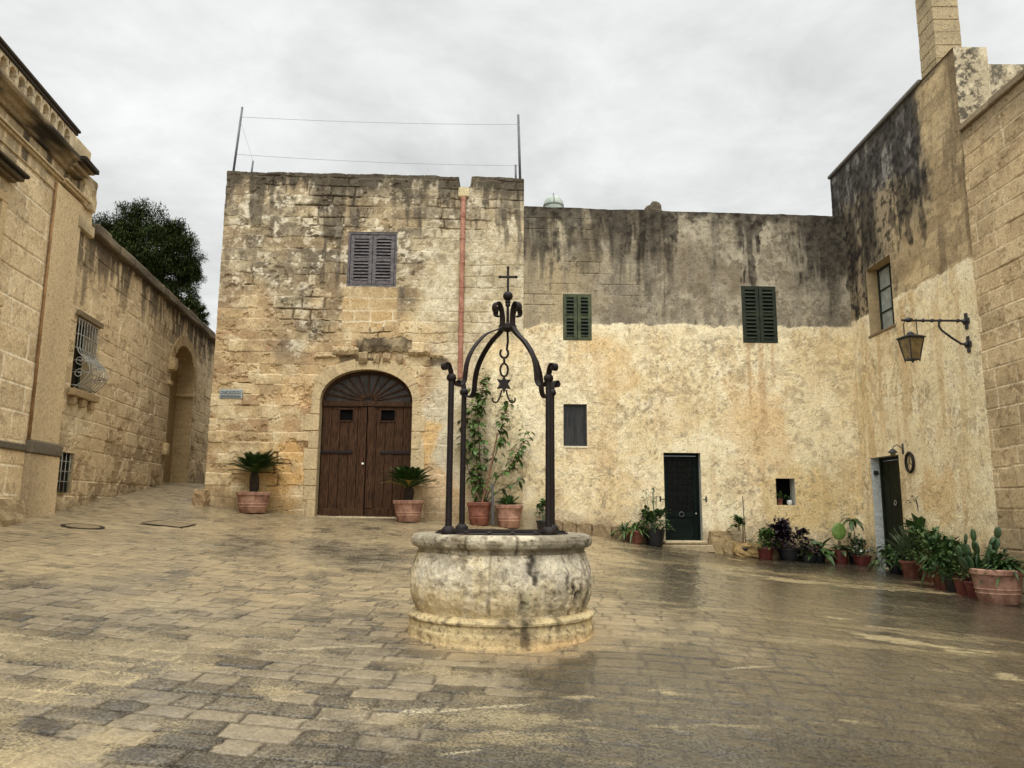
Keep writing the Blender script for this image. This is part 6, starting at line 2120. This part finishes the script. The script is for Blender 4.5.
door_lamp()
o = thing('wall_ring', RI.p(2.30, .03, 2.55), 'rusty round iron ring hanging on the wall right of the side doorway', 'ring')
rg = MB(); rg.tube([RI.p(2.30 + .15 * cos(t), .035, 2.55 + .19 * sin(t)) for t in np.linspace(0, 2 * pi, 33)], .028, 8, False); rg.build('hoop', M_IRON, o, True)
ng = MB(); ng.tube([RI.p(2.30, -.01, 2.76), RI.p(2.30, .06, 2.76)], .014, 6)
for t in (0, 1, 2): ng.tube([RI.p(2.30, .035, 2.55), RI.p(2.30 + .15 * cos(t * 2.1 + 1.57), .035, 2.55 + .19 * sin(t * 2.1 + 1.57))], .007, 5)
ng.build('spoke', M_IRON, o)


def street_sign():
    u0, u1, z0, z1 = -6.68, -6.22, 4.04, 4.20
    o = thing('street_sign', FA.p(-6.45, 0, 4.1), 'grey-blue tiled street name plate on the tall house near the alley', 'sign')
    pn = MB(); FA.box(pn, u0 - .03, u1 + .03, 0, .035, z0 - .03, z1 + .03, .006); pn.build('panel', M_TILE, o)
    tl = MB(); n = 7; rng = random.Random(6); w = (u1 - u0) / n
    for k in range(n):
        a = u0 + k * w
        FA.box(tl, a + .004, a + w - .004, .036, .040, z0 + .07, z1 - .02)
    tl.build('tile', M_TILEB, o)
    gl = MB()
    for k in range(n):
        a = u0 + k * w + w * .25; b_ = a + w * .5
        for j in range(3):
            if rng.random() < .6: FA.box(gl, a, b_, .0402, .0425, z0 + .09 + j * .045, z0 + .102 + j * .045)
        if rng.random() < .8: FA.box(gl, a, a + .014, .0402, .0428, z0 + .09, z1 - .04)
        if rng.random() < .6: FA.box(gl, b_ - .014, b_, .0402, .0427, z0 + .09, z1 - .04)
    gl.build('glyph', M_TILE, o)
    bs = MB(); FA.box(bs, u0, u1, .036, .039, z0 - .01, z0 + .045); bs.build('border', M_TILEB, o)


street_sign()

# ------------------------------------------------------------------ things on the roofs
def roof_pole(base_u, base_z, du, h, w, r, label):
    b = FA.p(base_u, -w, base_z); t = FA.p(base_u + du, -w, base_z + h)
    o = thing('roof_pole', b, label, 'pole', 'poles on the tall house roof')
    m = MB(); m.tube([b, b.lerp(t, .5), t], [r, r, r * .9], 8); m.build('shaft', M_STEEL, o, True)
    ft = MB(); FA.box(ft, base_u - .06, base_u + .06, -w - .06, -w + .06, base_z - .02, base_z + .03, .005); ft.build('base_plate', M_STEEL, o)
    return t


W_ = .28
t1 = roof_pole(-6.86, 9.5, .12, 1.86, W_, .030, 'tall leaning pole at the left end of the tall house roof')
t2 = roof_pole(-6.42, 9.5, .03, .45, W_, .024, 'short stub pole beside the tall left roof pole')
t3 = roof_pole(.18, 9.48, -.06, 1.86, W_, .032, 'tall pole at the right end of the tall house roof')
t4 = roof_pole(.07, 9.48, -.01, .52, W_, .026, 'short stub pole beside the tall right roof pole')


def wire(a, b, sag, label):
    pts = [a.lerp(b, i / 20) - Vector((0, 0, sag * 4 * (i / 20) * (1 - i / 20))) for i in range(21)]
    m = MB(); m.tube(pts, .0055, 5)
    o = m.build('wire', M_WIRE)
    return set_props(o, label, 'wire', 'wires between the roof poles')


P1 = lambda f: FA.p(-6.86 + .12 * f, -W_, 9.5 + 1.86 * f)
P3 = lambda f: FA.p(.18 - .06 * f, -W_, 9.48 + 1.86 * f)
wire(P1(.86), P3(.86), .05, 'upper thin wire stretched between the two tall roof poles')
wire(P1(.33), P3(.27), .06, 'lower thin wire stretched between the two tall roof poles')
wire(P1(.80), t2, .0, 'slanting stay wire from the tall left pole to its stub')


def dome():
    d = cam.matrix_world.to_3x3() @ Vector(((553.5 - 512) / F, -(207 - 384) / F, -1))
    s = 18.75 / d.y
    c = Vector((0, 0, EYE)) + d * s
    o = thing('roof_dome', (c.x, c.y, 8.7), 'small pale dome with spike showing above the low house roof', 'dome')
    m = MB(); r = .27
    m.lathe((c.x, c.y, c.z), [(r, 0)] + [(r * cos(pi / 2 * i / 10), .30 * sin(pi / 2 * i / 10)) for i in range(1, 10)] + [(.002, .30)], 24)
    m.build('shell', M_DOME, o, True)
    f = MB(); f.tube([(c.x, c.y, c.z + .28), (c.x, c.y, c.z + .38)], .012, 6)
    f.tube([(c.x + r * 1.01 * cos(t) * cos(-1.57), c.y + r * 1.01 * cos(t) * sin(-1.57), c.z + .302 * sin(t)) for t in np.linspace(0, pi / 2, 10)], .010, 5)
    f.build('finial', M_STEEL, o)
    b = MB(); b.lathe((c.x, c.y, 8.6), [(r * .95, 0), (r * .95, c.z - 8.6 + .001)], 24); b.build('drum', M_DOME, o, True, 40)


dome()

# ------------------------------------------------------------------ trees behind the garden wall
def tree(name, base, clumps, trunk, n, L, seed, label):
    rng = random.Random(seed)
    o = thing(name, base, label, 'tree')
    st = MB()
    for path, r0, r1 in trunk:
        k = len(path); st.tube(path, [r0 + (r1 - r0) * i / (k - 1) for i in range(k)], 9)
    for (c, R) in clumps:
        a = Vector(trunk[0][0][-1])
        st.tube([a, a.lerp(Vector(c), .5) + Vector((0, 0, -.1)), Vector(c)], [.09, .06, .02], 6)
    st.build('trunk', M_BARK, o)
    vs = []; fs = []
    mb = MB()
    tot = sum(R ** 2 for _, R in clumps)
    for (c, R) in clumps:
        c = Vector(c); m = int(n * R ** 2 / tot)
        subs = [c + rdir(rng, -1, 1) * R * rng.uniform(.35, .95) for _ in range(max(8, int(44 * R)))]
        for k in range(m):
            s = rng.choice(subs)
            p = s + rdir(rng, -1, 1) * R * .34 * (rng.random() ** .5)
            d = (p - c).normalized() + rdir(rng, -1, 1)
            leaf(mb, p, d, (0, 0, 1), L * rng.uniform(.7, 1.4), L * .85, .3, .15, 1)
    mb.build('crown', M_TREE, o)


def pt(px, py, Y):
    d = cam.matrix_world.to_3x3() @ Vector(((px - 512) / F, -(py - 384) / F, -1))
    return Vector((0, 0, EYE)) + d * (Y / d.y)


YT = 24.5
cl = []
for px, py, Yo, R in ((120, 222, 0, .85), (138, 212, .6, .85), (160, 220, .2, .8), (178, 245, -.2, .85), (186, 265, .4, .7), (150, 245, -.5, .9), (130, 250, .4, .9), (165, 265, -.3, .8), (112, 240, .2, .7), (180, 283, .3, .55), (148, 275, .2, .8),
                      (100, 230, .8, .9), (172, 228, .5, .7), (192, 258, 0, .45)):
    cl.append((pt(px, py + 9, YT + Yo), R * .93))
b = pt(150, 330, YT); base = Vector((b.x, b.y, float(gz(b.x, b.y))))
tree('evergreen_tree', base, cl, [([base, base + Vector((.1, 0, 2.2)), pt(150, 300, YT), pt(152, 268, YT)],   .24, .12)], 60000, .12, 71, 'dark evergreen tree with dense crown above the garden wall')
cl = [(pt(px, py, 23.6), R) for px, py, R in ((189, 298, .35), (196, 312, .30), (200, 306, .22), (205, 318, .2), (192, 310, .3))]
b = pt(196, 345, 23.6); base = Vector((b.x, b.y, float(gz(b.x, b.y))))
tree('small_tree', base, cl, [([base, pt(196, 330, 23.6), pt(195, 312, 23.6)], .08, .04)], 2600, .13, 72, 'small shrubby treetop right of the large evergreen near the alley end')
